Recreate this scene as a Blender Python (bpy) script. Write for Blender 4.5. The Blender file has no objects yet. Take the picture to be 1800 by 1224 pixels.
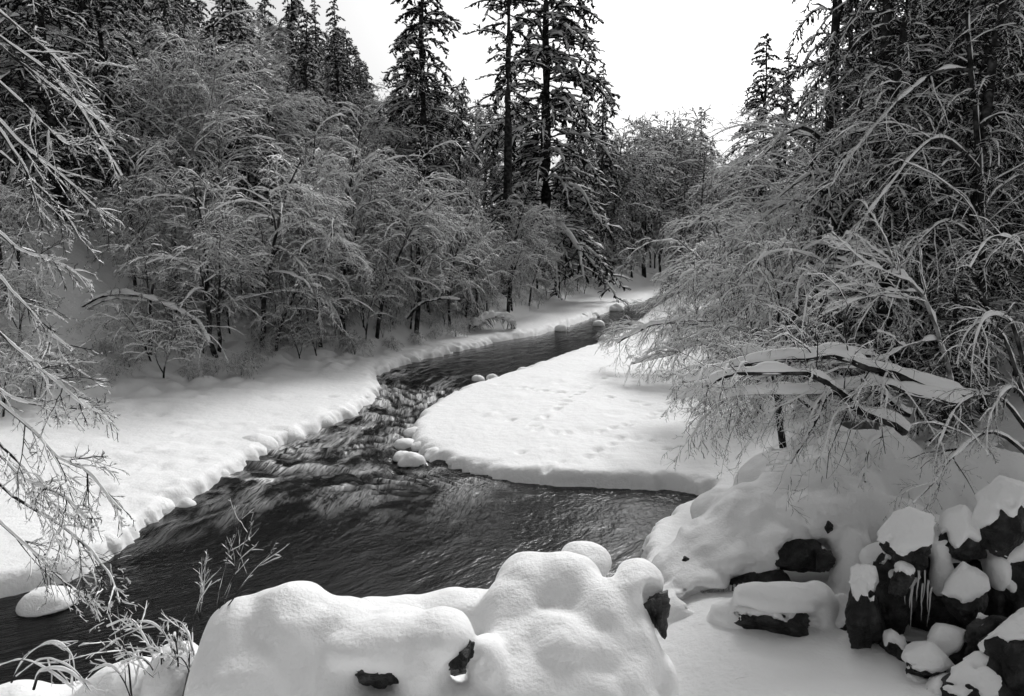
import bpy, bmesh, math, random
import numpy as np
from mathutils import Vector

R = math.radians
SC = bpy.context.scene
COL = SC.collection

# ------------------------------------------------------------------ camera
CAMZ, PITCH, FPX = 8.0, 8.0, 1300.0            # height over the water, degrees down, focal length in photo pixels (1800 wide)
cam_d = bpy.data.cameras.new('camera')
cam_d.sensor_width = 36.0
cam_d.lens = FPX / 1800.0 * 36.0
cam_d.clip_start, cam_d.clip_end = 0.1, 3000.0
cam = bpy.data.objects.new('camera', cam_d)
COL.objects.link(cam)
cam.location = (0, 0, CAMZ)
cam.rotation_euler = (R(90 - PITCH), 0, 0)
SC.camera = cam

# ------------------------------------------------------------------ sky and sun
SUN_EL, SUN_AZ = 41.0, 20.0                    # azimuth clockwise from +Y
w = bpy.data.worlds.new('World')
SC.world = w
w.use_nodes = True
nt = w.node_tree
nt.nodes.clear()
sky = nt.nodes.new('ShaderNodeTexSky')
sky.sky_type = 'NISHITA'
sky.sun_disc = False
sky.sun_elevation = R(SUN_EL)
sky.sun_rotation = R(SUN_AZ)
sky.dust_density = 6.0
sky.air_density = 1.5
bw = nt.nodes.new('ShaderNodeRGBToBW')          # black and white photograph
bg = nt.nodes.new('ShaderNodeBackground')
bg.inputs['Strength'].default_value = 0.082
wo = nt.nodes.new('ShaderNodeOutputWorld')
nt.links.new(sky.outputs[0], bw.inputs[0])
nt.links.new(bw.outputs[0], bg.inputs['Color'])
nt.links.new(bg.outputs[0], wo.inputs['Surface'])
sun_d = bpy.data.lights.new('sun', 'SUN')
sun_d.energy = 1.5
sun_d.angle = R(14)
sun_d.color = (1, 1, 1)
sun = bpy.data.objects.new('sun', sun_d)
COL.objects.link(sun)
_sd = Vector((math.sin(R(SUN_AZ)) * math.cos(R(SUN_EL)), math.cos(R(SUN_AZ)) * math.cos(R(SUN_EL)), math.sin(R(SUN_EL))))
sun.rotation_euler = _sd.to_track_quat('Z', 'Y').to_euler()
SC.view_settings.view_transform = 'Standard'
SC.view_settings.look = 'None'
SC.view_settings.exposure = 0.46
SC.view_settings.gamma = 1.0
SC.render.film_transparent = False
cy = SC.cycles
cy.max_bounces = 5
cy.diffuse_bounces = 3
cy.glossy_bounces = 3
cy.transmission_bounces = 3
cy.transparent_max_bounces = 4
cy.caustics_reflective = False
cy.caustics_refractive = False
cy.use_adaptive_sampling = True
cy.adaptive_threshold = 0.03
cy.use_denoising = True
cy.denoiser = 'OPENIMAGEDENOISE'

# ------------------------------------------------------------------ pixel helpers (photo pixels -> world)
_p = R(PITCH)
FWD = np.array([0, math.cos(_p), -math.sin(_p)])
UPV = np.array([0, math.sin(_p), math.cos(_p)])
RGT = np.array([1.0, 0, 0])
CAM = np.array([0, 0, CAMZ])
def ray(px, py):
    return FWD + RGT * ((px - 900) / FPX) + UPV * ((612 - py) / FPX)
def at(px, py, z=0.0):
    d = ray(px, py)
    return CAM + d * ((z - CAMZ) / d[2])
def pd(px, py, D):
    return CAM + ray(px, py) * D
def project(p):
    q = np.asarray(p, float) - CAM
    D = q @ FWD
    return 900 + FPX * (q @ RGT) / D, 612 - FPX * (q @ UPV) / D, D

# ------------------------------------------------------------------ noise
def _hash(ix, iy, iz, seed):
    h = (ix.astype(np.int64) * 374761393 + iy.astype(np.int64) * 668265263 + iz.astype(np.int64) * 2147483647 + seed * 974711) & 0xffffffff
    h = ((h ^ (h >> 13)) * 1274126177) & 0xffffffff
    h = (h ^ (h >> 16)) & 0xffffffff
    h = (h * 2246822519) & 0xffffffff
    h = h ^ (h >> 15)
    return (h & 0xffff) / 32767.5 - 1.0
def noise(x, y, z=0.0, seed=0):
    x, y, z = np.broadcast_arrays(np.asarray(x, float), np.asarray(y, float), np.asarray(z, float))
    ix, iy, iz = np.floor(x), np.floor(y), np.floor(z)
    fx, fy, fz = x - ix, y - iy, z - iz
    u, v, t = [f * f * f * (f * (f * 6 - 15) + 10) for f in (fx, fy, fz)]
    o = 0
    for a in (0, 1):
        for b in (0, 1):
            for c in (0, 1):
                o = o + _hash(ix + a, iy + b, iz + c, seed) * (u if a else 1 - u) * (v if b else 1 - v) * (t if c else 1 - t)
    return o
def fbm(x, y, z=0.0, o=3, seed=0):
    s, a = 0, 1.0
    for k in range(o):
        s = s + a * noise(x * 2 ** k, y * 2 ** k, np.asarray(z) * 2 ** k, seed + k)
        a *= 0.5
    return s
def sstep(a, b, x):
    t = np.clip((x - a) / (b - a), 0, 1)
    return t * t * (3 - 2 * t)

# ------------------------------------------------------------------ materials
def mat(name, base, rough=0.8, spec=0.3, bump=None, var=None):
    m = bpy.data.materials.new(name)
    m.use_nodes = True
    n = m.node_tree
    b = n.nodes['Principled BSDF']
    b.inputs['Base Color'].default_value = (base, base, base, 1)
    b.inputs['Roughness'].default_value = rough
    b.inputs['Specular IOR Level'].default_value = spec
    if bump or var:
        tc = n.nodes.new('ShaderNodeTexCoord')
    if var:                                     # (scale, dark, light, lo, hi)
        t = n.nodes.new('ShaderNodeTexNoise')
        t.inputs['Scale'].default_value = var[0]
        t.inputs['Detail'].default_value = 6
        r_ = n.nodes.new('ShaderNodeValToRGB')
        r_.color_ramp.elements[0].position, r_.color_ramp.elements[1].position = var[3], var[4]
        r_.color_ramp.elements[0].color = (var[1],) * 3 + (1,)
        r_.color_ramp.elements[1].color = (var[2],) * 3 + (1,)
        n.links.new(tc.outputs['Object'], t.inputs['Vector'])
        n.links.new(t.outputs['Fac'], r_.inputs[0])
        n.links.new(r_.outputs[0], b.inputs['Base Color'])
    if bump:                                    # list of (scale, distance)
        last = None
        for sc_, di in bump:
            t = n.nodes.new('ShaderNodeTexNoise')
            t.inputs['Scale'].default_value = sc_
            t.inputs['Detail'].default_value = 4
            n.links.new(tc.outputs['Object'], t.inputs['Vector'])
            bp = n.nodes.new('ShaderNodeBump')
            bp.inputs['Distance'].default_value = di
            bp.inputs['Strength'].default_value = 1.0
            n.links.new(t.outputs['Fac'], bp.inputs['Height'])
            if last:
                n.links.new(last.outputs[0], bp.inputs['Normal'])
            last = bp
        n.links.new(last.outputs[0], b.inputs['Normal'])
    return m

M = {}
M['snow'] = mat('snow_ground', 0.88, 0.65, 0.25, bump=[(3.0, 0.05), (16.0, 0.012), (90.0, 0.003)])
M['snow_near'] = mat('snow_fluffy', 0.88, 0.65, 0.25, bump=[(5.0, 0.03), (26.0, 0.010), (120.0, 0.0035)])
M['snow_tree'] = mat('snow_on_branches', 0.86, 0.7, 0.2)
M['bark'] = mat('bark', 0.04, 0.9, 0.1, bump=[(14.0, 0.02)], var=(5.0, 0.015, 0.10, 0.42, 0.75))
M['pale_bark'] = mat('pale_bark', 0.2, 0.85, 0.2, bump=[(14.0, 0.02)], var=(4.0, 0.08, 0.4, 0.38, 0.68))
M['twig'] = mat('twig_bark', 0.025, 0.9, 0.1)
M['needle'] = mat('conifer_needles', 0.018, 0.85, 0.1)
M['rock'] = mat('wet_dark_rock', 0.05, 0.55, 0.4, bump=[(4.0, 0.12), (18.0, 0.04), (60.0, .012)], var=(3.2, 0.006, 0.085, 0.44, 0.82))
M['ice'] = mat('icicle_ice', 0.5, 0.15, 0.5)

# water: dark glossy body, white foam where the 'foam' attribute says the rapids break
def water_mat():
    m = bpy.data.materials.new('river_water')
    m.use_nodes = True
    n = m.node_tree
    N, L = n.nodes, n.links
    b = N['Principled BSDF']
    b.inputs['Base Color'].default_value = (0.006, 0.006, 0.006, 1)
    b.inputs['Roughness'].default_value = 0.09
    b.inputs['IOR'].default_value = 1.33
    b.inputs['Specular IOR Level'].default_value = 0.3
    uv = N.new('ShaderNodeUVMap')
    uv.uv_map = 'flow'
    def mp(sx, sy):
        k = N.new('ShaderNodeMapping')
        k.inputs['Scale'].default_value = (sx, sy, 1)
        L.new(uv.outputs[0], k.inputs[0])
        return k
    def nz(mpn, det=5, dist=0.0, rough=0.55):
        t = N.new('ShaderNodeTexNoise')
        t.inputs['Scale'].default_value = 1.0
        t.inputs['Detail'].default_value = det
        t.inputs['Roughness'].default_value = rough
        t.inputs['Distortion'].default_value = dist
        L.new(mpn.outputs[0], t.inputs['Vector'])
        return t
    b1 = N.new('ShaderNodeBump'); b1.inputs['Distance'].default_value = 0.045
    b2 = N.new('ShaderNodeBump'); b2.inputs['Distance'].default_value = 0.02
    L.new(nz(mp(0.9, 1.5), 4, 0.6).outputs[0], b1.inputs['Height'])
    L.new(nz(mp(4.0, 6.0), 4, 0.5).outputs[0], b2.inputs['Height'])
    L.new(b1.outputs[0], b2.inputs['Normal'])
    L.new(b2.outputs[0], b.inputs['Normal'])
    # foam
    rg = N.new('ShaderNodeMath'); rg.operation = 'MULTIPLY_ADD'; rg.inputs[1].default_value = .35; rg.inputs[2].default_value = .10
    at_ = N.new('ShaderNodeAttribute'); at_.attribute_name = 'foam'
    L.new(at_.outputs['Fac'], rg.inputs[0]); L.new(rg.outputs[0], b.inputs['Roughness'])
    st = nz(mp(1.1, 7.0), 8, 1.5, 0.62)
    r1 = N.new('ShaderNodeValToRGB')
    r1.color_ramp.elements[0].position, r1.color_ramp.elements[1].position = 0.38, 0.66
    L.new(st.outputs[0], r1.inputs[0])
    mul = N.new('ShaderNodeMath'); mul.operation = 'MULTIPLY'; mul.use_clamp = True
    L.new(at_.outputs['Fac'], mul.inputs[0]); L.new(r1.outputs[0], mul.inputs[1])
    fo = N.new('ShaderNodeBsdfDiffuse'); fo.inputs['Color'].default_value = (0.85, 0.85, 0.85, 1)
    mx = N.new('ShaderNodeMixShader')
    L.new(mul.outputs[0], mx.inputs[0]); L.new(b.outputs[0], mx.inputs[1]); L.new(fo.outputs[0], mx.inputs[2])
    L.new(mx.outputs[0], N['Material Output'].inputs['Surface'])
    return m
M['water'] = water_mat()

# ------------------------------------------------------------------ mesh helpers
def mesh(name, V, Q=None, T=None, material=None, smooth=True):
    V = np.asarray(V, np.float32).reshape(-1, 3)
    Q = np.zeros((0, 4), np.int32) if Q is None else np.asarray(Q, np.int32).reshape(-1, 4)
    T = np.zeros((0, 3), np.int32) if T is None else np.asarray(T, np.int32).reshape(-1, 3)
    me = bpy.data.meshes.new(name)
    me.vertices.add(len(V))
    me.vertices.foreach_set('co', V.ravel())
    nl = len(Q) * 4 + len(T) * 3
    me.loops.add(nl)
    me.loops.foreach_set('vertex_index', np.concatenate([Q.ravel(), T.ravel()]))
    me.polygons.add(len(Q) + len(T))
    ls = np.concatenate([np.arange(len(Q)) * 4, len(Q) * 4 + np.arange(len(T)) * 3]).astype(np.int32)
    me.polygons.foreach_set('loop_start', ls)
    me.polygons.foreach_set('use_smooth', np.full(len(Q) + len(T), smooth))
    me.update(calc_edges=True)
    if material:
        me.materials.append(material)
    return me
def link(name, me, parent=None, loc=None):
    o = bpy.data.objects.new(name, me)
    COL.objects.link(o)
    if parent:
        o.parent = parent
    if loc is not None:
        o.location = loc
    return o
def tag(o, label=None, cat=None, group=None, kind=None):
    if label: o['label'] = label
    if cat: o['category'] = cat
    if group: o['group'] = group
    if kind: o['kind'] = kind
    return o
def thing(name, label, cat, loc, group=None, rz=0.0, scale=(1, 1, 1)):
    o = link(name, None, None, tuple(float(v) for v in loc))
    o.rotation_euler = (0, 0, rz)
    o.scale = scale
    return tag(o, label, cat, group)

class Geo:
    """collects vertices / quads of many pieces of one part"""
    def __init__(s):
        s.V, s.Q, s.T, s.n = [], [], [], 0
    def add(s, V, Q=None, T=None):
        V = np.asarray(V, float).reshape(-1, 3)
        s.V.append(V)
        if Q is not None and len(Q): s.Q.append(np.asarray(Q) + s.n)
        if T is not None and len(T): s.T.append(np.asarray(T) + s.n)
        s.n += len(V)
    def build(s, name, material, smooth=True):
        return mesh(name, np.concatenate(s.V) if s.V else np.zeros((0, 3)), np.concatenate(s.Q) if s.Q else None,
                    np.concatenate(s.T) if s.T else None, material, smooth)

# ------------------------------------------------------------------ branch growing
def norm(v):
    return v / np.maximum(np.linalg.norm(v, axis=-1, keepdims=True), 1e-9)
def frames(P):
    T = norm(np.gradient(P, axis=1))
    h = T.copy(); h[..., 2] = 0
    d = P[:, -1] - P[:, 0]
    bias = np.stack([d[:, 0], d[:, 1], 0 * d[:, 0]], -1)
    bias = norm(bias + 1e-4 * np.array([1, .3, 0]))[:, None, :]
    h = h + bias * 0.12
    S = norm(np.stack([h[..., 1], -h[..., 0], 0 * h[..., 0]], -1))
    U = np.cross(S, T)
    U = norm(np.where(U[..., 2:3] < 0, -U, U))
    return T, S, U
def ring_quads(N, K, m, closed):
    base = (np.arange(N)[:, None, None] * K + np.arange(K - 1)[None, :, None]) * m
    j = np.arange(m if closed else m - 1)[None, None, :]
    a = base + j
    b = base + (j + 1) % m
    return np.stack([a, b, b + m, a + m], -1).reshape(-1, 4)
def tube(g, P, Rr, m=6):
    N, K, _ = P.shape
    T, S, U = frames(P)
    a = np.arange(m) * 2 * math.pi / m - math.pi / 2
    V = P[:, :, None, :] + Rr[:, :, None, None] * (np.cos(a)[None, None, :, None] * S[:, :, None, :] + np.sin(a)[None, None, :, None] * U[:, :, None, :])
    g.add(V, ring_quads(N, K, m, True))
def vstrip(g, P, Rr):
    """under side of a thin twig"""
    N, K, _ = P.shape
    T, S, U = frames(P)
    r = Rr[..., None]
    V = np.stack([P - S * r, P - U * r, P + S * r], 2)
    g.add(V, ring_quads(N, K, 3, False))
def snowcap(g, P, Rr, wide, high, rng, arch=False, lump=0.5, keep=1.0, vmin=0.12):
    N, K, _ = P.shape
    if keep < 1:
        s = rng.random(N) < keep
        P, Rr = P[s], Rr[s]
        N = len(P)
        if N == 0: return
    if arch:                                     # twice as many stations
        K2 = 2 * K - 1
        Pn, Rn = np.zeros((N, K2, 3)), np.zeros((N, K2))
        Pn[:, ::2], Rn[:, ::2] = P, Rr
        Pn[:, 1::2], Rn[:, 1::2] = (P[:, 1:] + P[:, :-1]) / 2, (Rr[:, 1:] + Rr[:, :-1]) / 2
        P, Rr, K = Pn, Rn, K2
    T, S, U = frames(P)
    hz = np.sqrt(np.maximum(0, 1 - T[..., 2] ** 2))
    lm = np.clip(1 + lump * 1.3 * rng.standard_normal((N, K)), .05, 2.4)
    end = np.ones(K); end[-1] = 0.4; end[0] = .6
    h = (Rr * (.35 + .65 * hz) + high * (vmin + (1 - vmin) * hz) * lm * end)[..., None]
    ww = (Rr * (.45 + .63 * hz) + wide * (0.35 + 0.65 * lm) * (0.15 + 0.85 * hz) * end)[..., None]
    lo = -0.25 * Rr[..., None]
    if arch:
        V = np.stack([P - S * ww + U * lo, P - S * ww * .72 + U * .72 * h, P + U * h, P + S * ww * .72 + U * .72 * h, P + S * ww + U * lo], 2)
        g.add(V, ring_quads(N, K, 5, True))
    else:
        V = np.stack([P - S * ww + U * lo, P + U * h, P + S * ww + U * lo], 2)
        g.add(V, ring_quads(N, K, 3, False))
def needles(g, P, wid, rng, hang=0.6):
    N, K, _ = P.shape
    T, S, U = frames(P)
    wl = (wid * rng.uniform(.45, 1.35, (N, K)))[..., None]
    wr = (wid * rng.uniform(.45, 1.35, (N, K)))[..., None]
    wl[:, -1] *= .3; wr[:, -1] *= .3
    dn = np.array([0, 0, -1.0])
    V = np.stack([P - S * wl + dn * hang * wl + T * wl * .5, P, P + S * wr + dn * hang * wr + T * wr * .5], 2)
    g.add(V, ring_quads(N, K, 3, False))
def sprays(g, P, wid, rng):
    """flat dark needle sprays with a random roll"""
    N, K, _ = P.shape
    T, S, U = frames(P)
    a = rng.uniform(-.9, .9, (N, 1, 1))
    X = np.cos(a) * S + np.sin(a) * U
    w_ = (wid * rng.uniform(.6, 1.3, (N, K)))[..., None]
    w_[:, -1] *= .35
    g.add(np.stack([P - X * w_, P + X * w_], 2), ring_quads(N, K, 2, False))
def along(P, idx, t):
    K = P.shape[1]
    f = np.clip(t, 0, .9999) * (K - 1)
    i = np.floor(f).astype(int)
    w_ = (f - i)[:, None]
    a, b = P[idx, i], P[idx, i + 1]
    return a * (1 - w_) + b * w_, norm(b - a), i, w_[:, 0]
def grow(P, Rr, n, rng, t=(0.2, 1), ang=50, angj=10, L=0.3, rel=True, lj=.25, ratio=.5, K=5, droop=.3, wob=.12, flat=0.0, taper=.5, rmin=.004, up=0.0, tip=.35):
    N = len(P)
    idx = np.repeat(np.arange(N), n)
    m = len(idx)
    tt = t[0] + (t[1] - t[0]) * (np.tile(np.arange(n), N) + rng.random(m)) / n
    pos, tan, i, w_ = along(P, idx, tt)
    r0 = (Rr[idx, i] * (1 - w_) + Rr[idx, i + 1] * w_) * ratio
    ref = np.where(np.abs(tan[:, 2:3]) > .9, np.array([[1., 0, 0]]), np.array([[0, 0, 1.]]))
    u = norm(np.cross(tan, ref)); v = np.cross(u, tan)
    a = rng.uniform(0, 2 * math.pi, m)
    pe = np.cos(a)[:, None] * u + np.sin(a)[:, None] * v
    pe[:, 2] *= (1 - flat)
    pe = norm(pe)
    A = np.radians(ang + angj * rng.standard_normal(m))[:, None]
    d = norm(np.cos(A) * tan + np.sin(A) * pe + np.array([0, 0, up]))
    if rel:
        PL = np.linalg.norm(np.diff(P, axis=1), axis=-1).sum(1)[idx]
    else:
        PL = np.ones(m)
    ln = L * PL * np.clip(1 + lj * rng.standard_normal(m), .35, 1.8) * (1 - taper * (tt - t[0]) / max(t[1] - t[0], 1e-6))
    out = np.zeros((m, K, 3)); out[:, 0] = pos
    st = (ln / (K - 1))[:, None]
    for k in range(1, K):
        out[:, k] = out[:, k - 1] + d * st
        d = norm(d + np.array([0, 0, -droop * (.5 + k / K)]) + wob * rng.standard_normal((m, 3)))
    rr = np.maximum(r0, rmin)[:, None] * np.linspace(1, tip, K)[None, :]
    return out, rr
def path(pts, K=12):
    """smooth curve through points -> (1,K,3)"""
    pts = np.asarray(pts, float)
    n = len(pts)
    e = np.vstack([2 * pts[0] - pts[1], pts, 2 * pts[-1] - pts[-2]])
    u = np.linspace(0, n - 1 - 1e-6, K)
    i = np.floor(u).astype(int); f = (u - i)[:, None]
    p0, p1, p2, p3 = e[i], e[i + 1], e[i + 2], e[i + 3]
    q = .5 * (2 * p1 + (p2 - p0) * f + (2 * p0 - 5 * p1 + 4 * p2 - p3) * f ** 2 + (3 * p1 - p0 - 3 * p2 + p3) * f ** 3)
    return q[None]
def rad(r0, r1, K):
    return np.linspace(r0, r1, K)[None]

# ------------------------------------------------------------------ river outline (water level z = 0)
LEFT_PX = [(1180, 512), (1120, 533), (1080, 543), (1045, 558), (1000, 574), (945, 590), (880, 600), (830, 612), (760, 630), (700, 646), (656, 664), (668, 690),
           (655, 708), (620, 732), (560, 760), (480, 792), (425, 825), (350, 872), (300, 897), (232, 950), (190, 985), (130, 1022), (36, 1042)]
RIGHT_PX = [(1205, 512), (1180, 530), (1130, 562), (1080, 598), (1040, 615), (960, 642), (900, 664), (850, 681), (800, 697), (742, 735), (727, 762), (728, 792),
            (760, 812), (800, 826), (880, 845), (990, 855), (1100, 858), (1200, 864), (1252, 872), (1240, 886), (1190, 915), (1140, 955)]
LB = [(150., 195.), (62., 170.), (36, 145)] + [tuple(at(*p)[:2]) for p in LEFT_PX] + [(-14.5, 13.6), (-22, 12), (-60, 6), (-120, -10)]
RB = [(150., 180.), (64., 156.), (40, 136)] + [tuple(at(*p)[:2]) for p in RIGHT_PX] + [(2.5, 15.2), (1.2, 13.4), (-1.5, 12.0), (-4.5, 10.9), (-7.5, 10.4), (-12, 8.5), (-22, 5), (-60, -6), (-120, -24)]
LB, RB = np.array(LB), np.array(RB)
RIVER = np.vstack([LB, RB[::-1]])

def seg_dist(X, Y, poly, closed):
    d = np.full(X.shape, 1e9)
    n = len(poly)
    for k in range(n if closed else n - 1):
        a, b = poly[k], poly[(k + 1) % n]
        ab = b - a
        t = np.clip(((X - a[0]) * ab[0] + (Y - a[1]) * ab[1]) / (ab @ ab + 1e-9), 0, 1)
        d = np.minimum(d, np.hypot(X - a[0] - t * ab[0], Y - a[1] - t * ab[1]))
    return d
def inside(X, Y, poly):
    c = np.zeros(X.shape, bool)
    n = len(poly)
    for k in range(n):
        a, b = poly[k], poly[(k + 1) % n]
        if a[1] == b[1]: continue
        cond = ((a[1] > Y) != (b[1] > Y)) & (X < (b[0] - a[0]) * (Y - a[1]) / (b[1] - a[1]) + a[0])
        c ^= cond
    return c
# feet of the two valley sides
LTOE = np.array([(-120., 8.), (-40, 19), (-22, 27.5), (-19.2, 33.5), (-15.5, 39.5), (-12.8, 44.5), (-8.2, 53), (-2.2, 65), (3.2, 82), (13, 116), (30, 154), (60, 178), (150, 205), (400, 240)])
RTOE = np.array([(14.0, -40.), (13.0, 5.), (11.0, 12.0), (7.6, 17.2), (6.9, 20.5), (7.6, 24.5), (9.4, 34), (10.8, 44), (10.2, 56), (15, 82), (27, 118), (42, 134), (62, 147), (150, 170), (400, 200)])
LHILL = np.vstack([LTOE, [(400, 900), (-900, 900), (-900, 8)]])
RHILL = np.vstack([RTOE, [(900, 200), (900, -200), (14, -200)]])

def ground_z(X, Y, detail=True):
    X, Y = np.asarray(X, float), np.asarray(Y, float)
    dr = seg_dist(X, Y, RIVER, True)
    sd = np.where(inside(X, Y, RIVER), -dr, dr)
    dl = np.where(inside(X, Y, LHILL), 1, -1) * seg_dist(X, Y, LTOE, False)
    dR = np.where(inside(X, Y, RHILL), 1, -1) * seg_dist(X, Y, RTOE, False)
    z = 0.5 + 0.045 * np.clip(sd, 0, 8)
    def ramp(d, slope, lim, s2):
        d = np.maximum(d + .8, 0)
        soft = d * d / (d + 2.0)
        return np.where(soft < lim, slope * soft, slope * lim + s2 * (np.minimum(soft, 44) - lim))
    z = z + ramp(dl, .86, 12, .34) + ramp(dR, .62, 14, .30)
    # near bank under the viewpoint
    near = sstep(11.8, 8.2, Y + .12 * X) * sstep(3.0, -1.5, X)
    z = z + 1.3 * near
    z = z + 2.2 * sstep(6.5, 1.0, Y) * sstep(12, 6, X)
    z = z + .75 * sstep(16.5, 13.0, Y) * sstep(1.0, 4.0, X)
    if detail:
        hill = sstep(0.2, 3, np.maximum(dl, dR))
        z = z + .05 * fbm(X * .35, Y * .35, 0, 3, 3) + hill * .35 * fbm(X * .3, Y * .3, 0, 4, 9)
        # heaped lumps at the foot of the left slope
        lump = np.exp(-((dl + .6) / 2.2) ** 2) * sstep(60, 45, Y) * (X < 0)
        z = z + lump * .38 * np.abs(fbm(X * .75, Y * .75, 0, 2, 21))
    # edge of the snow shelf, scalloped
    sc_ = .30 * np.abs(noise(X * 1.15, Y * 1.15, 0, 31)) + .16 * np.abs(noise(X * 2.6, Y * 2.6, 0, 32)) - .18
    scale = np.clip(Y / 30., .6, 2.0)
    s2 = sd - sc_ * scale
    e = np.clip((s2 + .08) / (.55 * np.clip(Y / 28, .7, 1.6)), 0, 1)
    prof = np.sqrt(1 - (1 - e) ** 2)
    bed = -1.1 * sstep(0, 1.8, -s2) - .25
    return np.where(s2 > -.08, bed.clip(-.25, 0) * (1 - prof) + (z) * prof, bed), sd, dl, dR

def axis_pts(lo, hi, step, far_lo, far_hi, g=1.07):
    a = list(np.arange(lo, hi, step))
    s, v, out = step, a[-1], []
    while v < far_hi:
        s *= g; v += s; out.append(v)
    s, v, pre = step, a[0], []
    while v > far_lo:
        s *= g; v -= s; pre.append(v)
    return np.array(pre[::-1] + a + out)
gx = axis_pts(-19, 11, .135, -700, 700)
gy = axis_pts(10, 58, .135, -60, 900, 1.055)
GX, GY = np.meshgrid(gx, gy)
GZ, GSD, GDL, GDR = ground_z(GX, GY)
# footprints and hollows on the snow-covered gravel spit
rs = np.random.default_rng(5)
def dimple(x, y, r, d, ax=1.0):
    global GZ
    i0, i1 = np.searchsorted(gx, x - 3 * r), np.searchsorted(gx, x + 3 * r)
    j0, j1 = np.searchsorted(gy, y - 3 * r * ax), np.searchsorted(gy, y + 3 * r * ax)
    if i1 <= i0 or j1 <= j0: return
    X, Y = GX[j0:j1, i0:i1], GY[j0:j1, i0:i1]
    q = ((X - x) / r) ** 2 + ((Y - y) / (r * ax)) ** 2
    GZ[j0:j1, i0:i1] += -d * np.exp(-q) + d * .25 * np.exp(-((np.sqrt(q) - 1.6) / .5) ** 2)
for trail in ([(1235, 760), (1150, 720), (1060, 700), (960, 690), (880, 672)], [(1200, 700), (1120, 745), (1000, 760), (900, 740), (820, 735)], [(1180, 650), (1080, 662), (980, 720), (900, 790), (830, 800)], [(1225, 800), (1120, 770), (1010, 800), (920, 820)]):
    q = path(np.array([at(a_, b_, .7) for a_, b_ in trail]), 400)[0]
    L_ = np.r_[0, np.cumsum(np.linalg.norm(np.diff(q, axis=0), axis=1))]
    n_ = int(L_[-1] / .62)
    for k in range(n_):
        d_ = k * .62 + rs.normal(0, .12)
        p = np.array([np.interp(d_, L_, q[:, c_]) for c_ in range(3)]) + rs.normal(0, .13, 3)
        if rs.random() < .8: dimple(p[0], p[1], rs.uniform(.13, .21), rs.uniform(.07, .15), rs.uniform(.9, 1.6))
for k in range(70):
    p = at(rs.uniform(760, 1230), rs.uniform(650, 835), .7)
    dimple(p[0], p[1], rs.uniform(.12, .5), rs.uniform(.02, .06) * rs.choice([-1, 1]), rs.uniform(.9, 1.8))
for k in range(90):
    px, py = rs.uniform(120, 600), rs.uniform(690, 900)
    p = at(px, py, .7)
    dimple(p[0], p[1], rs.uniform(.15, .45), rs.uniform(.03, .09) * rs.choice([-1, 1]), rs.uniform(.7, 1.5))
nx, ny = len(gx), len(gy)
ii = np.arange(ny * nx).reshape(ny, nx)
Q = np.stack([ii[:-1, :-1], ii[:-1, 1:], ii[1:, 1:], ii[1:, :-1]], -1).reshape(-1, 4)
g_o = link('ground', mesh('ground', np.stack([GX, GY, GZ], -1), Q, None, M['snow']))
tag(g_o, 'deep fresh snow over both river banks and the hillsides', kind='structure')
def gz(x, y):
    return float(ground_z(np.array([x]), np.array([y]), True)[0][0])

# ------------------------------------------------------------------ river water
SECT = [((150, 195), (150, 180)), ((62, 170), (64, 156)), ((38, 147), (42, 137)), (at(1180, 512), at(1215, 508)), (at(1120, 533), at(1180, 530)), (at(1045, 558), at(1130, 562)),
        (at(945, 590), at(1045, 613)), (at(830, 612), at(960, 642)), (at(745, 634), at(880, 671)), (at(660, 662), at(800, 697)), (at(650, 705), at(742, 735)),
        (at(560, 760), at(728, 790)), (at(430, 823), at(830, 835)), (at(330, 880), at(1120, 858)), (at(210, 970), at(1260, 880)), (at(60, 1040), at(1130, 965)),
        ((-16, 13.5), (1.2, 13)), ((-24, 11.5), (-7, 10)), ((-60, 6), (-30, 2)), ((-120, -10), (-90, -16))]
A = np.array([s[0][:2] for s in SECT], float); B = np.array([s[1][:2] for s in SECT], float)
NS, NT = 640, 120
Ac, Bc = path(A, 4000)[0], path(B, 4000)[0]
C = (Ac + Bc) / 2
vis = np.hypot(C[:, 0], C[:, 1])
dw = np.r_[0, np.linalg.norm(np.diff(C, axis=0), axis=1)]
den = np.cumsum(dw / np.maximum(vis, 12))
pick = np.interp(np.linspace(0, den[-1], NS), den, np.arange(4000))
Ai = np.stack([np.interp(pick, np.arange(4000), Ac[:, k]) for k in (0, 1)], -1)
Bi = np.stack([np.interp(pick, np.arange(4000), Bc[:, k]) for k in (0, 1)], -1)
slen = np.interp(pick, np.arange(4000), np.cumsum(dw))
tv = np.linspace(-.16, 1.16, NT)
WX = Ai[:, None, 0] * (1 - tv) + Bi[:, None, 0] * tv
WY = Ai[:, None, 1] * (1 - tv) + Bi[:, None, 1] * tv
wid = np.linalg.norm(Bi - Ai, axis=1)
tm = (tv[None] - .0) * wid[:, None]
sm = np.repeat(slen[:, None], NT, 1)
wpx, wpy, _ = project(np.stack([WX, WY, 0 * WX], -1).reshape(-1, 3)); wpx = wpx.reshape(WX.shape); wpy = wpy.reshape(WX.shape)
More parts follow.
